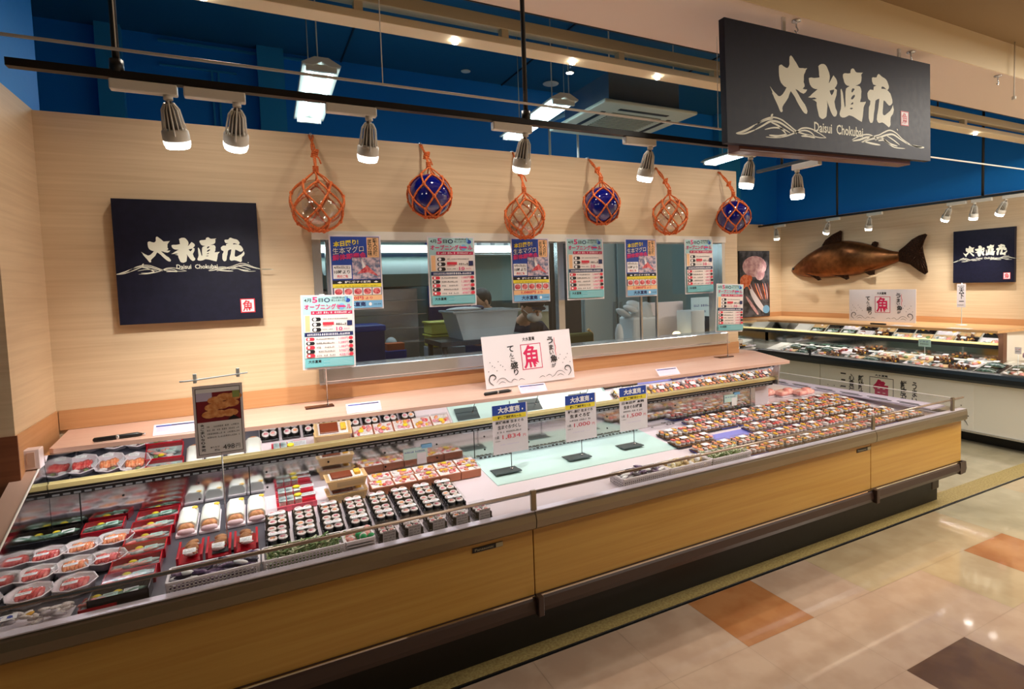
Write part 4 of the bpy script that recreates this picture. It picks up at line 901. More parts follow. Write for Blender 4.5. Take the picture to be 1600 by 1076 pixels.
def fish_card(w=.56, h=.29):
    f = Flat(w, h, paper, .003)
    f.text('大水直売', w*.44, h*.84, w*.58, h*.92, inkb, .03)
    f.rect(w*.41, h*.28, w*.64, h*.78, magp); f.rect(w*.418, h*.295, w*.632, h*.765, paper); f.text('魚', w*.43, h*.30, w*.62, h*.76, mat('crimson print', srgb(204, 22, 84), .5), .02)
    for s, x, y0, y1, wd in (('て', .265, .66, .78, .07), ('ん', .28, .56, .64, .045), ('こ', .29, .47, .54, .045), ('盛', .28, .33, .46, .085), ('り', .31, .20, .32, .05)): f.text(s, w*x, h*y0, w*(x+wd), h*y1, inkb, .02)
    for s, x, y0, y1, wd in (('う', .72, .74, .88, .07), ('ま', .735, .61, .72, .05), ('い', .735, .52, .60, .045), ('魚', .735, .36, .51, .085), ('が', .74, .26, .34, .05)): f.text(s, w*x, h*y0, w*(x+wd), h*y1, inkb, .02)
    f.stroke([(w*.805, h*.86), (w*.80, h*.76), (w*.81, h*.66), (w*.802, h*.58), (w*.81, h*.48)], .004, redpr)
    for sx, ox in ((1, .02), (-1, .98)):
        q = lambda a, c: (w*(ox+sx*a), h*c)
        f.stroke([q(.06, .06), q(.02, .14), q(.03, .24), q(.07, .26), q(.09, .2), q(.06, .16)], .006, inkb)
        f.stroke([q(.09, .10), q(.13, .17), q(.18, .17), q(.22, .10), q(.26, .07)], .003, inkb); f.stroke([q(.11, .07), q(.15, .11), q(.19, .08)], .003, inkb)
        f.stroke([q(.25, .09), q(.28, .13), q(.32, .10)], .003, inkb); f.stroke([q(.33, .09), q(.36, .12), q(.40, .09)], .003, inkb)
        for k in range(9): f.ell(w*(ox+sx*(.02+.022*k)), h*(.33+.05*((k*7) % 4)+(.02 if k % 2 else 0)), .003, .003, inkb, 6, new=(k == 0))
    return f
fc = fish_card().b.mesh('fish card')
o = link('sign_card', fc, None, (1.115, 2.925, 1.0325), (-.14, -.02, 0)); tag(o, 'white landscape card with a big pink fish character standing on the long ledge', 'card', 'white fish cards')
o = link('sign_card', fc, None, (6.66, 4.61, 1.027), (0, -.0, -PI/2)); o.scale = (1.46, 1, 1.33); tag(o, 'white landscape card with a fish character standing under the copper fish', 'card', 'white fish cards')
# small items lying on the ledge
def lie_card(loc, w, d, rz, label, seed):
    f = Flat(w, d, mat('pale lilac card', srgb(226, 208, 226), .5), .0015); f.rect(w*.05, d*.76, w*.95, d*.88, lilac if False else navp); f.rect(w*.05, d*.78, w*.4, d*.86, bluepr); f.dashes(w*.08, d*.35, w*.85, d*.12, lilac, seed); f.dashes(w*.08, d*.55, w*.7, d*.12, lilac, seed+1)
    o = f.b.build('notice_strip', None, loc, (-.85, 0, rz)); return tag(o, label, 'notice', 'leaning notice strips on the long ledge')
for i, (x, y, lb) in enumerate(((-.385, 2.815, 'small leaning white notice strip beside the left black holder'), (.365, 2.765, 'small leaning white notice strip below the left poster stand'), (1.225, 2.71, 'small leaning white notice strip in front of the large fish card'), (2.13, 2.70, 'small leaning white notice strip at the right half of the long ledge'))):
    lie_card((x, y, 1.0315), .155, .056, -.045, lb, 40+i*3)
def penlike(loc, rz, label):
    s = empty('black_label_holder', loc, (0, 0, rz)); tag(s, label, 'holder', 'black slim holders lying on the ledge')
    MB().tube([(-.085, 0, .008), (-.08, 0, .008), (.06, 0, .008), (.075, 0, .006)], [.004, .009, .009, .005], black, 10).build('body', s)
    MB().cyl((-.01, 0, .008), (.0, 0, .008), .0096, steel, 10).build('ring', s); MB().blob((.08, 0, .006), .008, .005, .005, chrome).build('tip', s)
penlike((-.50, 2.85, 1.031), .07, 'slim black knife-like holder with a chrome tip on the left end of the ledge')
penlike((1.13, 2.79, 1.031), .12, 'slim black holder with a chrome tip just below the large fish card')

# three price cards on stands in the empty part of the well
slate = mat('slate grey plate', srgb(70, 82, 84), .3)
def price_card(x, y, zb, top, price, l1, l2, label, w=.19, seed=0, tilt=0):
    st = empty('price_card_stand', (x, y, zb)); tag(st, label+' in the empty part of the well', 'price card', 'price cards in the middle of the well')
    b = MB(); b.box(-.10, .035, -.045, .045, 0, .002, slate); b.box(-.10, .035, -.045, -.01, .002, .005, slate); b.build('base', st)
    h = top-zb; ch_ = .275
    MB().cyl((0, 0, .002), (0, 0, h-.02), .002, dark, 8).blob((0, 0, .006), .006, .006, .006, chrome).build('rod', st)
    MB().box(-w/2-.006, w/2+.006, .0, .0015, h-ch_-.006, h, acry).build('sleeve', st)
    f = Flat(w, ch_-.03, paper, .001); H = ch_-.03
    f.rect(0, H*.80, w*.96, H, bluepr); f.text('大水直売', w*.16, H*.83, w*.78, H*.96, whitepr, .04); f.ell(w*.86, H*.87, .004, .005, whitepr)
    f.rect(0, H*.70, w*.96, H*.795, yelpr); f.text('解体実演販売セール', w*.15, H*.715, w*.82, H*.775, inkb, .02)
    f.text(l1, w*.08, H*.615, w*.88, H*.675, inkb, .02); f.text(l2, w*.14, H*.505, w*.80, H*.585, inkb, .025)
    f.dashes(w*.12, H*.43, w*.8, H*.035, inkb, seed); f.text('1点', w*.06, H*.32, w*.17, H*.38, inkb, .02); f.text(price, w*.26, H*.29, w*.78, H*.385, redpr, .0); f.text('円', w*.85, H*.295, w*.93, H*.35, redpr, .0)
    f.dashes(w*.05, H*.26, w*.2, H*.02, inkb, seed+1); f.dashes(w*.2, H*.18, w*.75, H*.02, lilac, seed+2)
    o = f.b.build('card', st, (-w/2, -.002, h-ch_-.004), (0, tilt, 0))
ZD = .727-.178*.17
price_card(1.11, 2.60, .6777, 1.045, '1,834', '愛媛県産 生まぐろ', '生まぐろづくし', 'white price card reading 1,834 yen', seed=50)
price_card(1.52, 2.60, .6777, 1.045, '1,000', '解体直後 生まぐろ', '生まぐろ丼', 'white price card reading 1,000 yen', seed=60)
price_card(1.87, 2.61, .6785, 1.045, '1,500', '日本近海 本鮪', '生まぐろ3種盛', 'white price card reading 1,500 yen', seed=70)
# food card
st = empty('menu_card_stand', (-.125, 2.41, .6590)); tag(st, 'framed menu card with a sushi photograph and the price 498 yen on a thin rod', 'menu card')
MB().cyl((0, 0, .0), (0, 0, .45), .0022, steel, 8).build('rod', st); MB().box(-.05, .03, -.03, .03, 0, .003, slate).build('base', st)
MB().box(-.085, .085, 0, .002, .345, .645, acry).build('sleeve', st)
b = MB(); b.tube([(-.115, -.002, .636), (-.09, -.002, .636), (.1, -.002, .648)], .003, whitep); b.box(-.074, -.062, -.004, .004, .626, .66, whitep, .002); b.box(.062, .074, -.004, .004, .635, .668, whitep, .002); b.build('hanger_bar', st)
f = Flat(.158, .262, paper, .001); W_, H_ = .158, .262
f.rect(.008, .01, .150, .252, inkb); f.rect(.010, .012, .148, .250, whitepr); f.rect(.010, .128, .148, .235, mat('printed red lacquer', srgb(130, 26, 40), .5))
inari = noisecol('printed fried tofu', srgb(214, 130, 70), srgb(236, 170, 110), 60, .5, 0)
f.rect(.010, .205, .06, .235, lilac)
for k, (cx, cy) in enumerate(((.07, .205), (.10, .215), (.06, .18), (.09, .185), (.12, .19), (.05, .155), (.08, .155), (.115, .155), (.13, .215))): f.ell(cx, cy, .026, .014, inari, 10+k % 3, new=True)
f.poly([(.105, .130), (.145, .130), (.125, .146)], inkb); f.rect(.125, .21, .148, .235, mat('printed leaf green', srgb(150, 160, 90), .5))
for k, s in enumerate('金ごまいなり寿司'): f.text(s, .018, .112-k*.0128, .030, .1225-k*.0128, inkb, .03)
for k in range(4): f.dashes(.038, .108-k*.013, .140, .006, inkb, 80+k)
f.text('498', .085, .022, .122, .040, inkb, .0); f.text('円', .126, .022, .140, .038, inkb, 0); f.text('本体価格', .045, .032, .075, .038, inkb, .02); f.text('税込', .058, .020, .075, .028, inkb, .02)
f.b.build('card', st, (-.079, -.002, .352), (0, .0, 0))
# ---------------------------------------------------------------- packed fish and sushi in the long case
def zd(Y): return .6474+.0837*max(0, Y-2.32)
SL = math.atan(.0837)
def dk(x, y, s=0): # rows laid out over the full depth of the deck
    return ((x*(1+.097*(y-2.27)), 2.27+(y-2.27)*1.25) if y > 2.27 else (x, y))

def onp(Y): return (SL, 0, 0) if Y > 2.27 else (0, 0, 0)
salmon = noisecol('salmon orange flesh', srgb(240, 130, 84), srgb(250, 176, 128), 70, .25, .4, coat=.3); tuna = noisecol('red tuna flesh', srgb(214, 62, 66), srgb(236, 116, 108), 70, .25, .4, coat=.3)
rice = noisecol('white rice', srgb(244, 238, 236), srgb(222, 208, 206), 200, .5, .8); egg = noisecol('yellow omelette', srgb(240, 190, 60), srgb(226, 160, 40), 60, .4, .3)
fishs = noisecol('silver fish skin', srgb(206, 216, 214), srgb(96, 120, 126), 40, .2, .2, .35, .65, coat=.4); fishg = noisecol('green backed fish', srgb(120, 160, 140), srgb(30, 62, 60), 36, .2, .2, coat=.4)
pinkf = noisecol('pale pink flesh', srgb(238, 170, 160), srgb(226, 130, 126), 50, .3, .4, coat=.3); leafg = noisecol('green leaf', srgb(84, 122, 66), srgb(142, 160, 104), 60, .5, .5)
yel = mat('yellow flower', srgb(244, 214, 30), .5); labm = mat('white price label', srgb(236, 238, 242), .5); tealab = mat('pale teal label', srgb(190, 224, 218), .5)
redl = mat('red lacquer tray', srgb(190, 28, 46), .2, coat=.5); blackt = mat('black plastic tray', srgb(26, 22, 26), .25); whitet = mat('milky plastic tray', srgb(244, 234, 242), .3); brownt = mat('brown paper box', srgb(186, 116, 84), .5)
beiget = mat('beige wooden look tray', srgb(206, 170, 120), .4); nori = mat('dark seaweed', srgb(24, 28, 24), .5); bread = noisecol('baked golden top', srgb(206, 150, 100), srgb(176, 110, 70), 80, .5, .4); grouse = noisecol('pink rice topping', srgb(240, 180, 190), srgb(206, 90, 110), 120, .5, .6)
purple = noisecol('purple squid skin', srgb(70, 50, 90), srgb(150, 130, 160), 60, .25, .3)
# --- builders: origin at the centre of the base, long side along x
def round_tray(seed, flesh):
    r = random.Random(seed); t = empty('fish_tray')
    b = MB(); b.lathe([(.036, 0), (.040, .002), (.050, .024), (.053, .026), (.051, .028), (.047, .024), (.038, .005), (.001, .005)], whitet, seg=8); b.build('tray', t)
    b = MB()
    for i in range(7): b.blob((-.021+.0072*i, .002+.003*math.sin(i), .020+.001*(i % 3)), .0085, .024, .008, flesh, (.1, .5, r.uniform(-.15, .15)), 8, 6)
    b.build('fish_slices', t); 
    b = MB(); b.blob((-.018, .030, .020), .014, .008, .007, rice); b.blob((.012, .024, .014), .008, .006, .005, leafg); b.build('garnish', t)
    b = MB(); b.lathe([(.0505, .0275), (.044, .034), (.001, .036)], lidm, seg=8); b.build('lid', t)
    f = Flat(.032, .014, labm, .0006); f.dashes(.003, .008, .028, .003, inkb, seed); f.dashes(.003, .003, .02, .003, inkb, seed+1); f.b.build('price_label', t, (-.018, -.034, .0372), (-PI/2, 0, .1))
    t.scale = (1.22, 1.16, 1.25)
    return t
def sashimi_tray(seed, trm=None, tw=.115, td=.085, hh=.03, kind='silver'):
    r = random.Random(seed); t = empty('sashimi_tray'); m = trm or redl; w, d = tw/2, td/2
    b = MB(); b.box(-w+.004, w-.004, -d+.004, d-.004, 0, .004, m); 
    for (x0, x1, y0, y1) in ((-w, w, -d, -d+.004), (-w, w, d-.004, d), (-w, -w+.004, -d, d), (w-.004, w, -d, d)): b.box(x0, x1, y0, y1, 0, hh, m, .001)
    b.box(-w+.004, w-.004, -d+.004, d-.004, .004, .012, blackt if kind == 'dark' else mat('silvery tray bed', srgb(176, 186, 186), .3))
    b.build('tray', t)
    b = MB()
    for i in range(8):
        fm = {'silver': fishs, 'green': fishg, 'dark': fishg}[kind]
        b.blob(((-.034+.0095*i)*w/.057+r.uniform(-.003, .003), (-.006+.006*(i % 3))*d/.042, .020+.0012*i), .030, .008, .007, fm if i % 2 else pinkf if kind == 'silver' else fm, (0, .1, r.uniform(.15, .5)), 10, 6)
    b.build('fish_fillet', t)
    b = MB(); b.blob((-.012, .02, .026), .013, .009, .006, yel, seg=8, rings=5); b.build('flower', t)
    b = MB(); b.blob((.02, .02, .02), .016, .010, .006, rice); b.blob((-.034, .018, .018), .010, .012, .006, leafg); b.build('garnish', t)
    f = Flat(.038, .026, tealab if kind != 'dark' else labm, .0006); [f.dashes(.003, .019-.006*k, .034, .003, inkb, seed+k) for k in range(3)]; f.b.build('price_label', t, (.008, -.018, .032), (-PI/2+.1, 0, .05))
    MB().box(-w+.003, w-.003, -d+.003, d-.003, hh+.003, hh+.0042, lidm).build('lid', t)
    return t
def roll_pack():
    t = empty('white_roll_pack')
    b = MB(); b.box(-.031, .031, -.082, .082, 0, .012, whitet, .003); b.build('tray', t)
    b = MB()
    for q in (-1, 1):
        pass
    b.prism([(-.028, .010), (-.028, .034), (-.018, .048), (.018, .048), (.028, .034), (.028, .010)], 'y', -.06, .072, mat('white paper wrap', srgb(232, 236, 230), .45), True); b.build('wrapping', t)
    MB().blob((0, -.062, .026), .024, .017, .020, bread, seg=14, rings=10).build('roll_end', t)
    MB().blob((0, -.074, .018), .027, .010, .015, mat('pinkish film', srgb(236, 206, 214), .2)).build('film_fold', t)
    b = MB(); b.lathe([(.015, .0485), (.0148, .0492)], labm, (-.004, .050, 0), 14); b.build('round_label', t); MB().blob((.018, .058, .047), .010, .012, .004, egg).build('ribbon', t)
    t.scale = (1.14, 1.15, 1.05)
    return t
def sandwich_tray(seed):
    r = random.Random(seed); t = empty('baked_roll_tray')
    b = MB(); b.box(-.036, .036, -.055, .055, 0, .005, redl); 
    for q in (-1, 1): b.box(q*.036-.004, q*.036+.004, -.057, .057, 0, .028, redl, .001)
    b.build('tray', t)
    b = MB()
    for k in range(4): b.blob((r.uniform(-.006, .006), .040-k*.020, .024), .022, .011, .012, bread, (0, r.uniform(-.2, .2), r.uniform(-.4, .4)), 10, 6); b.blob((r.uniform(-.006, .006), .032-k*.020, .020), .022, .006, .008, rice, seg=8, rings=5)
    b.build('baked_rolls', t)
    f = Flat(.04, .02, labm, .0006); f.dashes(.003, .012, .034, .003, inkb, seed); f.dashes(.003, .005, .03, .003, inkb, seed+2); f.b.build('price_label', t, (-.02, -.050, .038), (-PI/2+.3, 0, 0))
    MB().box(-.031, .031, -.052, .052, .040, .0412, lidm).build('lid', t)
    return t
def square_rolls(seed):
    r = random.Random(seed); t = empty('nigiri_tray')
    b = MB(); b.box(-.055, .055, -.03, .03, 0, .008, redl, .002); b.box(-.055, .055, -.032, -.028, 0, .020, mat('pink tray rim', srgb(226, 90, 110), .3), .001); b.box(-.055, .055, .028, .032, 0, .018, MATS['pink tray rim'], .001); b.build('tray', t)
    for k in range(3):
        b = MB(); b.box(-.048+k*.022, -.030+k*.022, -.018, .020, .008, .030, rice, .004); b.box(-.049+k*.022, -.029+k*.022, -.020, .022, .028, .033, fishs, .002); b.build('pressed_sushi', t)
    MB().blob((.004, .004, .037), .012, .010, .005, yel).build('flower', t)
    f = Flat(.042, .026, labm, .0006); [f.dashes(.003, .018-.006*k, .038, .003, inkb, seed+k) for k in range(3)]; f.b.build('price_label', t, (.012, -.014, .036), (-PI/2, 0, .0))
    MB().box(-.053, .053, -.027, .027, .040, .0412, lidm).build('lid', t)
    return t
def bento(lift):
    t = empty('bento_box')
    b = MB(); b.prism([(-.058, 0), (.058, 0), (.066, .036), (.070, .038), (-.070, .038), (-.066, .036)], 'y', -.04, .04, beiget); b.build('box', t)
    b = MB(); b.box(-.056, .056, -.034, .034, .037, .041, rice); b.box(-.05, .02, -.03, .03, .041, .048, mat('grilled eel', srgb(120, 54, 30), .3), .003); b.box(.028, .05, -.02, .02, .041, .055, egg, .004); b.build('filling', t)
    b = MB(); b.prism([(-.066, .040), (-.058, .062), (.058, .062), (.066, .040)], 'y', -.038, .038, lidm); b.build('lid', t)
    MB().box(-.035, .055, -.0405, -.04, .008, .030, mat('tan label', srgb(180, 150, 110), .5)).build('side_label', t)
    return t
def chirashi(seed):
    r = random.Random(seed); t = empty('chirashi_box')
    b = MB(); b.box(-.046, .046, -.033, .033, 0, .038, brownt, .002); b.build('box', t)
    b = MB()
    cs = [grouse, salmon, egg, grouse, tuna, rice, pinkf]
    for i in range(11): b.blob((r.uniform(-.034, .034), r.uniform(-.022, .022), .040), r.uniform(.008, .014), r.uniform(.006, .012), .006, cs[(i+seed) % 7], (0, 0, r.uniform(0, 3)), 8, 5)
    b.box(-.043, .043, -.03, .03, .036, .039, rice); b.build('topping', t)
    MB().blob((.0+.01*(seed % 3-1), .006, .046), .013, .010, .004, yel if seed % 2 else egg).build('flower', t)
    MB().box(-.044, .044, -.031, .031, .052, .0532, lidm).box(-.044, .044, -.031, -.030, .038, .052, lidm).build('lid', t)
    return t
def maki(seed, labelfront=False):
    r = random.Random(seed); t = empty('sushi_roll_tray')
    b = MB(); b.box(-.040, .040, -.054, .054, 0, .010, blackt, .003)
    for q in (-1, 1):
        for k in range(5): b.box(q*.036-.003, q*.036+.003, -.050+k*.021, -.036+k*.021, .006, .024, blackt, .002)
    b.build('tray', t)
    for i in range(2):
        for j in range(3):
            b = MB(); c = (-.0160+.032*i, -.033+.033*j, 0)
            b.lathe([(.0155, .009), (.0160, .012), (.0160, .027), (.0155, .029)], nori, c, 12)
            b.lathe([(.0152, .0285), (.0155, .031), (.0140, .0335)], rice, c, 12)
            b.blob((c[0]+r.uniform(-.002, .002), c[1]+r.uniform(-.002, .002), .0325), .0105, .0085, .004, [grouse, salmon, grouse, pinkf][(i+j+seed) % 4], seg=7, rings=4)
            b.blob((c[0]+.004, c[1]-.004, .0325), .003, .003, .003, nori if (i+j) % 2 else leafg, seg=5, rings=4)
            b.build('sushi_roll', t)
    MB().box(-.037, .037, -.052, .052, .041, .0422, lidm).build('lid', t)
    f = Flat(.055, .016, labm, .0006); f.dashes(.003, .009, .05, .003, inkb, seed); f.dashes(.003, .003, .045, .003, inkb, seed+1); f.b.build('price_label', t, (-.0275, -.030 if seed % 2 else 0, .0432), (-PI/2, 0, 0))
    if labelfront:
        f = Flat(.05, .042, mat('grey translucent label', srgb(190, 188, 190), .4), .0006); [f.dashes(.004, .034-.009*k, .046, .004, inkb, seed+k) for k in range(4)]; f.b.build('front_label', t, (-.025, -.060, .001), (.2, 0, 0))
    return t
def basket(m_in, kind, label, w=.27, d=.115, h=.046):
    t = empty('plastic_basket'); tag(t, label, 'basket', 'white mesh baskets along the front glass')
    wm = mat('white basket plastic', srgb(232, 226, 232), .35)
    b = MB(); b.box(-w/2+.006, w/2-.006, -d/2+.006, d/2-.006, 0, .003, wm)
    for y in (-d/2, d/2):
        n = 22
        for z0 in (.004, .017, .028):
            b.box(-w/2+.004, w/2-.004, y-.0012, y+.0012, z0, z0+.004, wm)
        for i in range(n+1): x = -w/2+.004+(w-.008)*i/n; b.box(x-.0022, x+.0022, y-.0012, y+.0012, .002, h-.008, wm)
        b.box(-w/2, w/2, y-.004, y+.004, h-.010, h, wm, .002)
    for x in (-w/2, w/2):
        for i in range(9): y = -d/2+.004+(d-.008)*i/8; b.box(x-.0012, x+.0012, y-.0022, y+.0022, .002, h-.008, wm)
        for z0 in (.004, .017, .028): b.box(x-.0012, x+.0012, -d/2+.004, d/2-.004, z0, z0+.004, wm)
        b.box(x-.004, x+.004, -d/2, d/2, h-.010, h, wm, .002)
    b.build('basket_frame', t)
    return t
def basket_fill(name, label, cat, x, y, z, mats, kind, seed, w=.24, d=.09, group=None):
    r = random.Random(seed); b = MB()
    n = 130 if kind == 'sprout' else 40
    for i in range(n):
        px, py = r.uniform(-w/2, w/2), r.uniform(-d/2, d/2); m = mats[i % len(mats)]
        if kind == 'sprout': b.tube([(px, py, (.014+r.uniform(0, .02))), (px+r.uniform(-.02, .02), py+r.uniform(-.015, .015), .034+r.uniform(0, .018)), (px+r.uniform(-.03, .03), py+r.uniform(-.02, .02), .036+r.uniform(0, .02))], .0028, m, 4)
        elif kind == 'squid': b.blob((px, py, r.uniform(.020, .048)), .028, .010, .007, m, (r.uniform(-.4, .4), r.uniform(-.3, .3), r.uniform(-.6, .6)), 8, 5)
        else: b.blob((px, py, r.uniform(.020, .046)), .015, .012, .012, m, (0, 0, r.uniform(0, 3)), 8, 5)
    b.box(-w/2, w/2, -d/2, d/2, .0, .020, mats[0])
    o = b.build(name, None, (x, y, z)); return tag(o, label, cat, group, 'stuff')

# --- left bay
G = 'milky round trays of sliced fish'
RT = [(-.672, 2.535, tuna, 'rear row of the left bay, leftmost'), (-.577, 2.545, salmon, 'rear row of the left bay, middle'), (-.486, 2.56, salmon, 'rear row of the left bay, beside the red trays'),
      (-.674, 2.425, tuna, 'middle row of the left bay, leftmost'), (-.575, 2.435, salmon, 'middle row of the left bay, middle'), (-.49, 2.44, tuna, 'middle row of the left bay, beside the red trays'),
      (-.664, 2.325, tuna, 'front row of the left bay, leftmost'), (-.555, 2.33, tuna, 'front row of the left bay, beside the red trays')]
for i, (x, y, fm, lb) in enumerate(RT):
    x, y = dk(x, y); t = round_tray(100+i, fm); t.location = (x, y, zd(max(y, 2.271))+.0008); t.rotation_euler = (SL, 0, random.uniform(-.1, .1))
    tag(t, 'milky tray of %s slices, %s' % ('salmon' if fm is salmon else 'tuna', lb), 'fish tray', G)
# squid tray and red tray at the glass
t = empty('squid_tray', (-.615, 2.19, .6478)); tag(t, 'clear oblong pack of white squid and yellow garnish against the left glass', 'seafood pack')
MB().prism([(-.085, 0), (.085, 0), (.098, .034), (-.098, .034)], 'y', -.045, .045, lidm).box(-.084, .084, -.042, .042, .0005, .003, whitet).build('pack', t)
b = MB(); r = random.Random(5)
for i in range(30): b.blob((r.uniform(-.07, .07), r.uniform(-.03, .03), r.uniform(.008, .028)), .018, .007, .006, [rice, mat('grey squid', srgb(186, 176, 186), .3), rice, egg][i % 4 if i % 5 == 0 else i % 3], (0, r.uniform(-.3, .3), r.uniform(-1, 1)), 8, 5)
b.build('squid', t); f = Flat(.05, .03, labm, .0006); f.text('鮮', .006, .006, .02, .024, bluepr, .03); f.text('魚', .026, .006, .042, .024, bluepr, .03); f.b.build('price_label', t, (-.085, -.035, .0355), (-PI/2+.1, 0, .15))
t = sashimi_tray(77, redl, .095, .08, .02, 'silver'); t.location = (-.462, 2.185, .6478); tag(t, 'small red tray of pink fish close to the left glass', 'fish tray', 'red lacquer trays')
# dark and red lacquer trays behind
GR = 'red lacquer trays'
for i, (x, y, m, kd_, lb) in enumerate(((-.665, 2.672, blackt, 'dark', 'black tray of dark fish at the back left corner of the well'), (-.535, 2.672, redl, 'green', 'red tray with a green backed fish behind the round trays'))):
    x, y = dk(x, y); t = sashimi_tray(200+i, m, .13, .10, .03, kd_); t.location = (x, y, zd(y)+.0005); t.rotation_euler = (SL, 0, .04); tag(t, lb, 'fish tray', GR if m is redl else None)
RN = ['rearmost', 'second from the back', 'third from the back', 'fourth from the back', 'fifth from the back', 'second from the glass']
for i, y in enumerate((2.786, 2.688, 2.590, 2.492, 2.394, 2.311)):
    t = sashimi_tray(210+i, redl, .145, .094 if i < 5 else .066, .034, 'silver' if i else 'green'); t.location = (-.380-.005*i, y, zd(y)+.001); t.rotation_euler = (SL, 0, .02)
    tag(t, 'red tray of silvery sliced fish in the long red column, '+RN[i], 'fish tray', GR)
t = sashimi_tray(220, blackt, .155, .085, .042, 'dark'); t.location = (-.41, 2.19, .6478); tag(t, 'glossy black tray of fish against the glass at the foot of the red column', 'fish tray')
GW = 'white wrapped sushi rolls'
WN = ['leftmost', 'second', 'third', 'rightmost']
for i, x in enumerate((-.262, -.187, -.100, -.026)):
    t = roll_pack(); t.location = (x*1.03, 2.67, zd(2.67)+.001); t.rotation_euler = (SL, 0, 0); tag(t, 'long white wrapped sushi roll, %s of the four behind the menu card' % WN[i], 'sushi roll pack', GW)
for i, x in enumerate((-.240, -.152, -.064)):
    t = sandwich_tray(230+i); t.scale = (1, 1.15, 1); t.location = (x*1.01, 2.425, zd(2.425)+.0005); t.rotation_euler = (SL, 0, 0); tag(t, 'red tray of baked sushi in front of the white rolls, %s of three' % ['left', 'middle', 'right'][i], 'sushi tray', 'red trays of baked sushi')
for i, (y, lb) in enumerate(((2.670, 'rear one of the two pink rimmed trays of pressed sushi'), (2.578, 'front one of the two pink rimmed trays of pressed sushi'))):
    t = square_rolls(240+i); t.scale = (1.42, 1.3, 1.25); t.location = (.128, y+.10, zd(y+.1)+.0005); t.rotation_euler = (SL, 0, .0); tag(t, lb+' with a yellow flower', 'sushi tray', 'pink rimmed trays of pressed sushi')
for k in range(2):
    t = bento(0); t.scale = (1.25, 1.2, 1); t.location = (.330, 2.665-.003*k, zd(2.665)+.001+k*.0635); t.rotation_euler = (SL, 0, .03); tag(t, ['lower', 'upper'][k]+' of the two stacked beige boxes of eel rice with a clear lid', 'bento box', 'stacked beige bento boxes')
CN = ['leftmost', 'second', 'third', 'fourth', 'rightmost']
for j, y in enumerate((2.735, 2.650)):
    for i in range(5):
        x = .490+i*.1045-j*.008
        t = chirashi(250+j*5+i); t.scale = (1.1, 1.24, 1); t.location = (x, y, zd(y)+.0015); t.rotation_euler = (SL, 0, 0)
        tag(t, 'small brown box of scattered sushi, %s in the %s row' % (CN[i], ['rear', 'front'][j]), 'sushi box', 'brown boxes of scattered sushi')
MN = ['first', 'second', 'third', 'fourth', 'fifth', 'sixth', 'seventh', 'eighth']
for i in range(8):
    for j, y in enumerate((2.532, 2.394)):
        x = .045+i*.099-.004*j
        t = maki(300+i*2+j, False); t.scale = (1.08, 1.22, 1); t.location = (x, y, zd(y)+.001); t.rotation_euler = (SL, 0, 0)
        tag(t, 'black tray of sushi rolls, %s column from the left, %s row' % (MN[i], ['rear', 'front'][j]), 'sushi tray', 'black trays of thick sushi rolls')
for i in range(5):
    x = .41+i*.095
    t = maki(330+i, True); t.location = (x, 2.205, .6478); t.scale = (.95, .9, 1.25); tag(t, 'black tray of rolls with grey front label by the glass, %s from the left' % MN[i], 'sushi tray', 'labelled black trays at the front glass')
# baskets along the glass
BZ = .6477
for i, (x, y, lb, nm, fl, cat, ms, kd_) in enumerate(((-.155, 2.198, 'white mesh basket of purple squid packs left of the green baskets', 'squid_packs', 'purple and white packs heaped in the left basket', 'seafood', [purple, labm, purple, mat('dark navy pack', srgb(30, 30, 60), .3)], 'squid'),
        (.12, 2.198, 'white mesh basket of green sprouts', 'green_sprouts', 'dense green sprouts filling the second basket', 'vegetables', [leafg, mat('pale sprout', srgb(206, 212, 176), .5), leafg], 'sprout'),
        (1.60, 2.198, 'white mesh basket of purple squid, leftmost of the right hand baskets', 'squid_packs', 'purple packs heaped in the basket right of the empty well', 'seafood', [purple, labm, MATS['dark navy pack']], 'squid'),
        (1.875, 2.198, 'white mesh basket of cream coloured roots between two others', 'ginger_packs', 'cream coloured packs filling the middle right hand basket', 'vegetables', [mat('cream root', srgb(220, 206, 160), .5), labm, mat('tan root', srgb(190, 160, 110), .5)], 'lump'),
        (2.15, 2.198, 'white mesh basket of pale green sprouts, rightmost', 'green_sprouts', 'pale green sprouts filling the rightmost basket', 'vegetables', [leafg, MATS['pale sprout']], 'sprout'))):
    t = basket(None, kd_, lb, w=.262); t.location = (x, y, BZ)
    basket_fill(nm, fl, cat, x, y, BZ+.0035, ms, kd_, 400+i)
t = basket(None, '', 'white mesh basket of shrimp and green nets left of the labelled black trays', w=.10); t.location = (.305, 2.198, BZ)
basket_fill('shrimp_packs', 'pink shrimp in pale and bright green nets heaped in a basket', 'seafood', .305, 2.198, BZ+.0035, [pinkf, rice, mat('bright green net', srgb(20, 160, 90), .4)], 'lump', 420, w=.08)

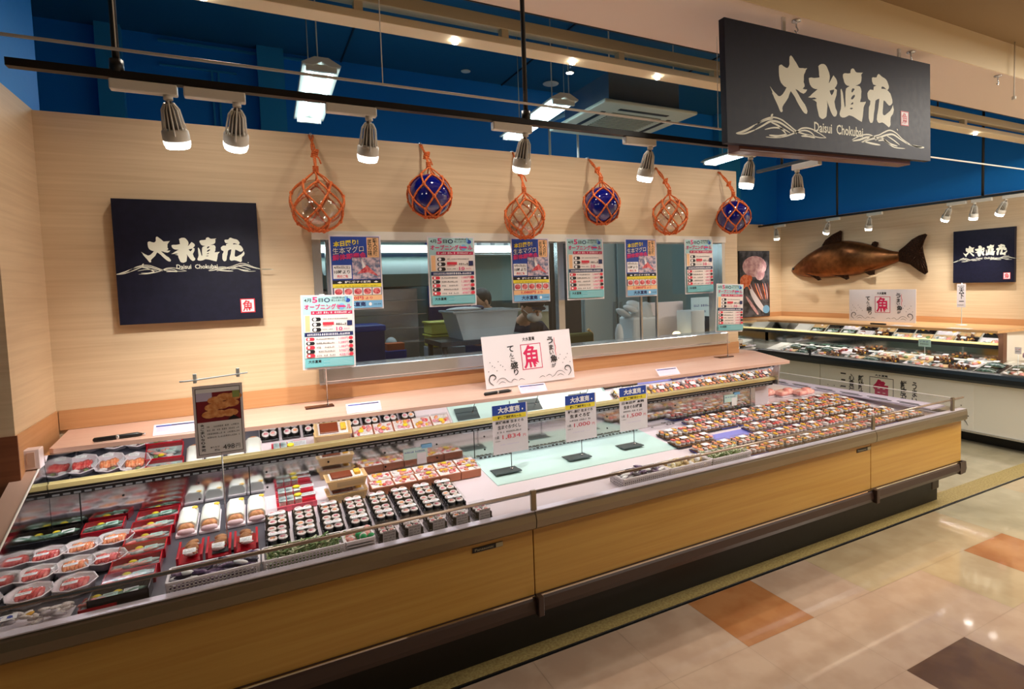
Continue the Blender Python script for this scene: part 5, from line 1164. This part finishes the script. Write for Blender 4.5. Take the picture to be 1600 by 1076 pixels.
# --- right bay: rows of sushi trays
def sushi_tray(kind, seed, w=.137, d=.100):
    r = random.Random(seed); t = empty('sushi_tray')
    trm = [mat('patterned black and gold tray', srgb(60, 44, 36), .25), blackt, mat('blue patterned tray', srgb(60, 66, 130), .3)][seed % 3]
    b = MB(); b.prism([(-w/2+.006, 0), (w/2-.006, 0), (w/2, .010), (-w/2, .010)], 'y', -d/2, d/2, trm); b.box(-w/2+.004, w/2-.004, -d/2+.003, d/2-.003, .0101, .0106, mat('gold rim tray inside', srgb(130, 90, 50), .3)); b.build('tray', t)
    tops = {'salmon': [salmon, salmon, rice, salmon, egg], 'tuna': [tuna, pinkf, tuna, rice, tuna], 'mixed': [salmon, rice, egg, pinkf, tuna], 'pale': [rice, pinkf, egg, rice, salmon]}[kind]
    n = 0
    for j in range(2):
        for i in range(4):
            x = -w/2+.020+i*(w-.040)/3; y = -.023+j*.046
            m = tops[(i+j*2+seed) % 5]; b = MB()
            b.blob((x, y, .019), .014, .021, .010, rice, seg=8, rings=6)
            b.blob((x, y, .029), .0140, .0195, .0055, m, (r.uniform(-.15, .15), 0, r.uniform(-.3, .3)), 10, 6)
            if (i+seed) % 3 == 0: b.box(x-.0148, x+.0148, y-.003, y+.003, .012, .0345, nori, .001)
            b.build('nigiri', t)
    MB().blob((w/2-.012, d/2-.012, .018), .010, .008, .010, leafg, seg=8, rings=5).build('garnish', t)
    MB().prism([(-w/2+.002, .011), (-w/2+.010, .040), (w/2-.010, .040), (w/2-.002, .011)], 'y', -d/2+.002, d/2-.002, lidm).build('lid', t)
    f = Flat(.044, .032, labm, .0006); f.dashes(.003, .020, .038, .003, inkb, seed); f.dashes(.003, .008, .035, .003, inkb, seed+3); f.b.build('price_label', t, (r.uniform(-.03, .0), -.012, .0412), (-PI/2, 0, .05))
    return t
kinds = ['mixed', 'salmon', 'mixed', 'tuna', 'pale', 'mixed', 'salmon', 'pale']
protos = [Kind(sushi_tray(kinds[i], 500+i)) for i in range(8)]
ON = ['first', 'second', 'third', 'fourth', 'fifth', 'sixth', 'seventh', 'eighth', 'ninth', 'tenth', 'eleventh', 'twelfth', 'thirteenth']
rows = [('rear', 2.755, 2.44, 10), ('second', 2.638, 2.15, 12), ('third', 2.500, 2.12, 12), ('fourth', 2.360, 2.16, 12), ('front', 2.205, 2.36, 11)]
q = 0
for rn, y, x0, n in rows:
    rr = random.Random(int(y*1000))
    for i in range(n):
        x = x0+i*.146
        if x > 3.90: continue
        if rn == 'third' and i in (2, 3): q += 1; continue
        z = zd(y)
        if x > 2.98 and y > 2.27: z = zd(y)
        kq = (i*3+int(y*100)+q) % 8
        protos[kq].put((x+rr.uniform(-.006, .006), y, z+.001), (SL if y > 2.27 else 0, 0, rr.uniform(-.04, .04)),
            'tray of %s sushi, %s from left in the %s row of the right bay' % ({'mixed': 'mixed', 'salmon': 'salmon', 'tuna': 'tuna', 'pale': 'pale white'}[kinds[kq]], ON[i], rn), 'sushi tray', 'sushi trays in the right bay')
# lilac mat under the third row and pink blocks behind the steel wall
o = thing_mesh(MB().box(-.16, .16, -.05, .05, 0, .0012, mat('lilac paper mat', srgb(120, 120, 196), .5)), 'paper_mat', 'lilac blue paper mat showing between the sushi trays of the right bay', 'mat', None, (2.48, 2.50, zd(2.50)+.0004), (SL, 0, 0))
for i, (x, y) in enumerate(((3.44, 3.08), (3.58, 3.02), (3.70, 2.95))):
    b = MB(); b.box(-.085, .085, -.05, .05, .007, .042, noisecol('raw pink fish block', srgb(238, 150, 140), srgb(246, 190, 180), 30, .25, .3, coat=.5), .016); b.blob((.03, -.01, .036), .045, .04, .022, MATS['raw pink fish block']); 
    t = empty('fish_block', (x, y, .6915)); tag(t, 'pink raw fish block past the end of the steel wall, %s' % ['left', 'middle', 'right'][i], 'fish', 'pink fish blocks'); b.build('fish_meat', t); MB().box(-.08, .08, -.055, .055, 0, .006, whitet, .003).build('tray', t)
# small notices on the steel wall
for i, (x, z, w, h, lb) in enumerate(((.63, .745, .12, .055, 'pale notice strip stuck to the steel wall above the brown boxes'), (2.78, .765, .12, .05, 'pale notice stuck to the right end of the steel wall'))):
    f = Flat(w, h, tealab, .001); f.dashes(.005, h*.6, w*.9, h*.15, bluepr, 90+i); f.rect(w*.55, -.03, w*.95, h*.5, labm); f.rect(w*.75, h*.85, w*1.2, h*1.2, lblue)
    o = f.b.build('notice', None, (x, 2.835, z)); tag(o, lb, 'notice')
# ---------------------------------------------------------------- second case along the right wall
c2 = empty('display_case', (5.9, 4.0, 0)); tag(c2, 'white refrigerated wall case under the copper fish, with a dark bumper', 'display case')
cw = mat('white case panel', srgb(236, 232, 220), .4)
def p2(b, name, label=None):
    o = b.build(name, c2, (-5.9, -4.0, 0))
    if label: o['label'] = label
    return o
Y0, Y1 = .6, 5.88
for a, c in ((Y0, 2.35), (2.36, 4.40), (4.41, 5.35)): p2(MB().box(5.83, 5.86, a, c, .12, .57, cw, .002), 'front_panel')
p2(MB().prism([(5.85, .57), (5.80, .575), (5.775, .60), (5.77, .64), (5.785, .67), (5.82, .68), (5.86, .68)], 'y', Y0, 5.35, mat('blue black bumper', srgb(24, 34, 42), .3)), 'bumper')
p2(MB().box(5.818, 5.84, Y0, 5.35, .105, .122, steel), 'trim_line')
p2(MB().box(5.93, 6.9, Y0, 5.35, 0, .56, kickm), 'kick_base')
p2(MB().prism([(5.825, .672), (5.86, .672), (5.86, .63), (5.92, .64), (6.30, .72), (6.30, .57), (5.825, .57)], 'y', Y0, 5.35, mat('pale stone deck', srgb(206, 204, 196), .3)), 'deck')
p2(MB().box(6.30, 6.305, 2.80, 5.85, .72, .85, steelw), 'well_wall'); p2(MB().box(6.27, 6.34, 2.80, 5.85, .845, .880, black), 'air_louver')
p2(MB().box(6.27, 6.285, 2.80, 5.85, .880, .888, yrail), 'price_rail')
p2(MB().prism([(6.235, 1.0), (6.285, .890), (6.31, .890), (6.31, 1.0)], 'y', 2.80, 5.85, mirror), 'canopy_mirror')
p2(MB().box(6.31, 6.9, 2.80, 5.85, .57, 1.0, cw), 'canopy_back'); p2(MB().box(6.26, 6.33, 2.76, 2.80, .70, 1.0, mat('brown end post', srgb(110, 76, 56), .4)), 'end_post')
p2(MB().box(6.305, 6.9, Y0, 2.76, .57, .72, cw), 'end_deck')
p2(MB().box(5.79, 5.794, 2.6, 4.5, .68, .72, clear), 'glass_rail'); p2(MB().box(5.785, 5.80, 4.5, 4.52, .67, .73, black), 'rail_post')
# wing along the far wall
p2(MB().box(4.0, 5.9, 5.35, 5.86, 0, .57, cw), 'wing_base'); p2(MB().box(4.0, 5.85, 5.28, 5.35, .57, .67, MATS['blue black bumper'], .01), 'wing_bumper')
p2(MB().prism([(5.35, .65), (5.60, .72), (5.60, .57), (5.35, .57)], 'x', 4.0, 5.9, MATS['pale stone deck']), 'wing_deck'); p2(MB().box(4.0, 6.27, 5.60, 5.86, .57, 1.0, steelw), 'wing_wall')
b = MB(); b.prism([(6.20, 2.78), (6.93, 2.74), (6.93, 5.88), (4.0, 5.88), (4.0, 5.55), (6.05, 5.55), (6.17, 5.45)], 'z', 1.001, 1.025, grain('light tan counter laminate', srgb(214, 170, 120), srgb(202, 156, 106), (12, .7, 5), .38))
tag(b.build('wooden_ledge'), 'light tan laminate shelf above the wall case on the right', 'counter')
# big poster print across the front panels
f = Flat(1.60, .42, whitet if False else mat('off white sheet', srgb(238, 234, 224), .5), .002)
f.rect(.60, .08, .86, .37, inkb); f.rect(.606, .086, .854, .364, MATS['off white sheet']); f.text('魚', .63, .10, .83, .35, magp, .045); f.text('大水直売', .66, .378, .80, .402, inkb, .03)
for s, x in (('うまい魚', 1.04), ('鮮度が違う', .93), ('新鮮さ', .47), ('心意気', .36), ('一二', .26)): f.text(s, x, .36-.075*len(s), x+.065, .37, inkb, .02, vert=True)
for sx, ox in ((1, .02), (-1, 1.58)):
    f.k += 1
    for k in range(5): f.stroke([(ox+sx*(.02+.06*k), .03+.01*(k % 2)), (ox+sx*(.06+.06*k), .08-.01*k), (ox+sx*(.12+.06*k), .03)], .006, inkb, new=False)
    for k in range(12): f.ell(ox+sx*(.02+.02*k), .12+.03*((k*5) % 4), .006, .006, inkb, 6, new=False)
o = f.b.build('poster_sheet', None, (5.828, 4.40, .135), (0, 0, -PI/2)); tag(o, 'off white sheet with brushed characters and a pink fish seal on the right case front', 'poster')

# ---------------------------------------------------------------- copper fish on the right wall
cop = noisecol('dark copper', srgb(134, 84, 46), srgb(112, 68, 36), 14, .36, .35); cop.node_tree.nodes['Principled BSDF'].inputs['Metallic'].default_value = .8
copf = noisecol('copper fin', srgb(70, 44, 28), srgb(46, 28, 20), 60, .4, .6); copf.node_tree.nodes['Principled BSDF'].inputs['Metallic'].default_value = .8
fi = empty('copper_fish', (6.945, 4.76, 1.77)); tag(fi, 'large hammered copper fish ornament mounted on the right wall', 'wall ornament')
# local: head towards +Y, tail towards -Y; body profile (t along length from snout, top, bottom)
prof = [(.955, -.085, -.089), (.90, -.03, -.135), (.80, .04, -.17), (.66, .13, -.19), (.50, .205, -.20), (.35, .265, -.20), (.20, .285, -.195), (.05, .275, -.185), (-.10, .245, -.17), (-.25, .20, -.14), (-.40, .145, -.10), (-.52, .105, -.06), (-.60, .09, -.03), (-.64, .09, -.025)]
b = MB(); rings = []; k = b.mi(cop)
for (y, t, bt) in prof:
    cz, hz = (t+bt)/2, (t-bt)/2; wx = min(.16, hz*.75)
    rings.append([b.bm.verts.new((-wx*max(0, math.cos(a)) + .03*min(0, math.cos(a))*-1*0 - 0 if math.cos(a) > 0 else .0, y, cz+hz*math.sin(a))) for a in [2*PI*j/24 for j in range(24)]])
for r0, r1 in zip(rings, rings[1:]):
    for j in range(24):
        try: q_ = b.bm.faces.new((r0[j], r0[(j+1) % 24], r1[(j+1) % 24], r1[j])); q_.smooth = True; q_.material_index = k
        except ValueError: pass
b.bm.faces.new(rings[0]).material_index = k; b.bm.faces.new(rings[-1]).material_index = k
bmesh.ops.recalc_face_normals(b.bm, faces=b.bm.faces[:])
b.build('body', fi)
def fin(pts, name, x0=-.035, th=.014):
    b = MB(); b.prism(pts, 'x', x0-th, x0, copf)
    n = len(pts); cy = sum(p[0] for p in pts)/n; cz = sum(p[1] for p in pts)/n
    for p in pts[::1]: b.tube([(x0-th-.001, (p[0]+cy*2)/3, (p[1]+cz*2)/3), (x0-th-.001, p[0]*.96+cy*.04, p[1]*.96+cz*.04)], .004, copf, 5)
    return b.build(name, fi)
fin([(.42, .235), (.36, .31), (.26, .37), (.14, .415), (.12, .40), (.125, .35), (.13, .27)], 'dorsal_fin')
fin([(-.28, .19), (-.30, .225), (-.33, .235), (-.37, .22), (-.37, .19), (-.35, .16)], 'adipose_fin')
fin([(-.63, .10), (-.70, .15), (-.78, .22), (-.86, .26), (-.93, .275), (-.95, .26), (-.92, .20), (-.90, .13), (-.91, .06), (-.93, -.02), (-.95, -.10), (-.96, -.17), (-.93, -.195), (-.86, -.15), (-.76, -.07), (-.63, -.03)], 'tail_fin')
fin([(.60, -.14), (.50, -.175), (.40, -.235), (.36, -.225), (.40, -.18)], 'pectoral_fin', -.13)
fin([(.20, -.17), (.10, -.19), (.0, -.235), (-.03, -.22), (-.02, -.17)], 'pelvic_fin', -.11)
fin([(-.20, -.14), (-.28, -.185), (-.34, -.18), (-.34, -.12)], 'anal_fin', -.06)
MB().blob((-.075, .86, -.06), .012, .02, .02, black).build('eye', fi)
# crab and fish photograph on the far wall
f = Flat(.60, .94, inkb, .02)
dk = noisecol('printed dark seafood', srgb(40, 44, 50), srgb(96, 96, 104), 9, .5, 0); pk = noisecol('printed pink squid', srgb(226, 190, 190), srgb(190, 140, 146), 14, .5, 0); og = noisecol('printed orange shell', srgb(220, 96, 50), srgb(240, 150, 110), 20, .5, 0)
f.rect(.005, .005, .595, .935, dk); f.ell(.30, .72, .24, .15, pk, 18); f.ell(.40, .62, .10, .10, pk, 12, new=True); f.ell(.12, .52, .11, .09, og, 10); f.ell(.06, .46, .06, .06, og, 9); f.ell(.20, .55, .05, .05, og, 9)
for i in range(9): f.stroke([(.15+.05*i, .48), (.22+.045*i, .36), (.34+.03*i, .24)], .022, [og, MATS['printed pink squid'], mat('printed brown claw', srgb(120, 60, 40), .5)][i % 3])
f.stroke([(.20, .40), (.34, .22), (.50, .06)], .09, paper); f.stroke([(.12, .30), (.26, .14), (.36, .03)], .05, pk); f.ell(.52, .10, .07, .06, lblue, 12)
o = f.b.build('framed_photograph', None, (6.075, 5.872, 1.04)); tag(o, 'tall photograph of crab and shellfish on the far wall, half hidden', 'picture')
# hanging card and cards by the second case
s = empty('price_tag_stand', (6.68, 3.33, 1.026)); tag(s, 'slim white tag with brushed writing on a rod below the small navy sign', 'tag')
MB().cyl((0, 0, 0), (0, 0, .45), .004, whitep).build('rod', s); MB().lathe([(.05, 0), (.05, .004), (.01, .006)], whitep, seg=16).build('base', s)
f = Flat(.085, .25, paper, .002); f.text('天下一', .02, .06, .07, .21, inkb, .02, vert=True); f.dashes(.01, .22, .07, .012, inkb, 3); f.dashes(.01, .02, .07, .012, inkb, 4); f.b.build('card', s, (-.006, .045, .19), (0, 0, -PI/2))
for i, (x, y, z, w, h, lb) in enumerate(((5.95, 3.30, .70, .12, .075, 'small pale blue price flag on a rod among the fish of the right case'), (5.93, 2.50, .68, .05, .06, 'small white and red flag near the right end of the right case'))):
    s = empty('price_flag', (x, y, .65)); tag(s, lb, 'price tag'); MB().cyl((0, 0, 0), (0, 0, .22), .002, whitep).build('rod', s)
    f = Flat(w, h, tealab if i == 0 else paper, .001); f.dashes(w*.15, h*.6, w*.8, h*.15, bluepr if i == 0 else redpr, 5); f.dashes(w*.15, h*.3, w*.8, h*.15, inkb, 6); f.b.build('card', s, (-.003, w/2, .22-h*.2), (0, 0, -PI/2))
for i, (y, lb) in enumerate(((3.72, 'white notice strip on the right ledge beside the fish card'), (3.14, 'white notice strip near the right end of the right ledge'))):
    o = MB().box(-.05, .05, -.1, .1, 0, .002, whitepr).box(-.03, -.02, -.08, .08, .002, .0024, navp).build('notice_strip', None, (6.26, y, 1.026)); tag(o, lb, 'notice')
o = MB().tube([(0, -.09, .008), (0, .09, .008)], .009, black, 8).build('black_label_holder', None, (6.26, 3.98, 1.026)); tag(o, 'slim black holder lying before the fish card on the right ledge', 'holder')

# fish and shellfish trays of the second case
def fish_pack(seed, kind):
    r = random.Random(seed); t = empty('seafood_pack'); w, d = .10, .075
    b = MB(); b.box(-d, d, -w, w, 0, .012, [whitet, blackt, beiget][seed % 3], .003); b.build('tray', t)
    b = MB()
    if kind == 'fish':
        for i in range(3): b.tube([(-.02+.03*i-.03, -.085, .022), (-.02+.03*i-.02, -.03, .026), (-.02+.03*i-.015, .04, .026), (-.02+.03*i-.01, .085, .022)], [.004, .014, .012, .003], fishs if i % 2 else fishg, 8)
    elif kind == 'shell':
        for i in range(24): b.blob((r.uniform(-.055, .055), r.uniform(-.08, .08), .02+r.uniform(0, .05)*(1-abs(r.uniform(-1, 1)))), .018, .014, .010, [bread, mat('dark brown shell', srgb(96, 54, 34), .3), egg][i % 3 if i % 2 else 1], (r.uniform(0, 2), 0, r.uniform(0, 3)), 7, 5)
    elif kind == 'red':
        for i in range(7): b.blob((r.uniform(-.04, .04), r.uniform(-.06, .06), .022), .03, .02, .012, [mat('boiled octopus', srgb(150, 50, 46), .25), pinkf, rice][i % 3], (0, 0, r.uniform(0, 3)), 8, 5)
    else:
        for i in range(8): b.blob((r.uniform(-.045, .045), r.uniform(-.07, .07), .022), .03, .018, .012, [{'white': rice, 'green': leafg, 'yellow': egg}[kind], rice, fishs, pinkf][i % 4], (0, 0, r.uniform(0, 3)), 8, 5)
    b.build('seafood', t)
    MB().box(-d+.003, d-.003, -w+.003, w-.003, .052 if kind != 'shell' else .075, .0535 if kind != 'shell' else .0765, lidm).build('lid', t)
    f = Flat(.05, .03, labm, .0006); f.dashes(.004, .018, .045, .005, inkb, seed); f.dashes(.004, .006, .045, .005, inkb, seed+1); f.b.build('price_label', t, (0, .02, .056 if kind != 'shell' else .079), (-PI/2, 0, -PI/2))
    return t
kk = ['fish', 'shell', 'white', 'fish', 'red', 'green', 'yellow', 'fish', 'white', 'shell']
desc = {'fish': 'whole silver fish', 'shell': 'brown shellfish heaped high', 'white': 'white fillets', 'red': 'red octopus', 'green': 'fish with green leaves', 'yellow': 'yellow roe'}
kp = {}
for i, kd_ in enumerate(sorted(set(kk))): kp[kd_] = Kind(fish_pack(700+i, kd_))
SL2 = math.atan(.08/.38)
for j, x in enumerate((5.985, 6.145, 6.235)[:2]):
    for i in range(14):
        y = 2.10+i*.222
        kd_ = kk[(i*3+j*4) % 10]
        if j == 0: kd_ = ['red', 'shell', 'white', 'fish', 'shell', 'white', 'yellow', 'shell', 'fish', 'white', 'shell', 'yellow', 'fish', 'white'][i]
        kp[kd_].put((x, y, .64+.2105*(x-5.92)+.0015), (0, -SL2, 0), 'pack of %s, %s from right in %s row of the wall case' % (desc[kd_], ON[i] if i < 13 else 'last', ['front', 'rear'][j]), 'seafood pack', 'seafood packs in the right wall case')
for i in range(9):
    kd_ = kk[(i*7) % 10]; x = 4.25+i*.19
    o = kp[kd_].put((x, 5.47, .685), (.27, 0, 0), 'pack of %s, %s from left in the far wing' % (desc[kd_], ON[i]), 'seafood pack', 'seafood packs in the far wing')
    o.rotation_euler = (.27, 0, PI/2)
    o.rotation_euler = Euler((0, -.27, -PI/2)).to_matrix().to_euler()
# a bag and a carton past the canopy end
b = MB(); b.blob((0, 0, .06), .12, .16, .06, mat('mauve plastic bag', srgb(150, 120, 150), .3)); thing_mesh(b, 'plastic_bag', 'mauve plastic bag resting at the right end of the wall case', 'bag', None, (6.5, 2.55, .722))
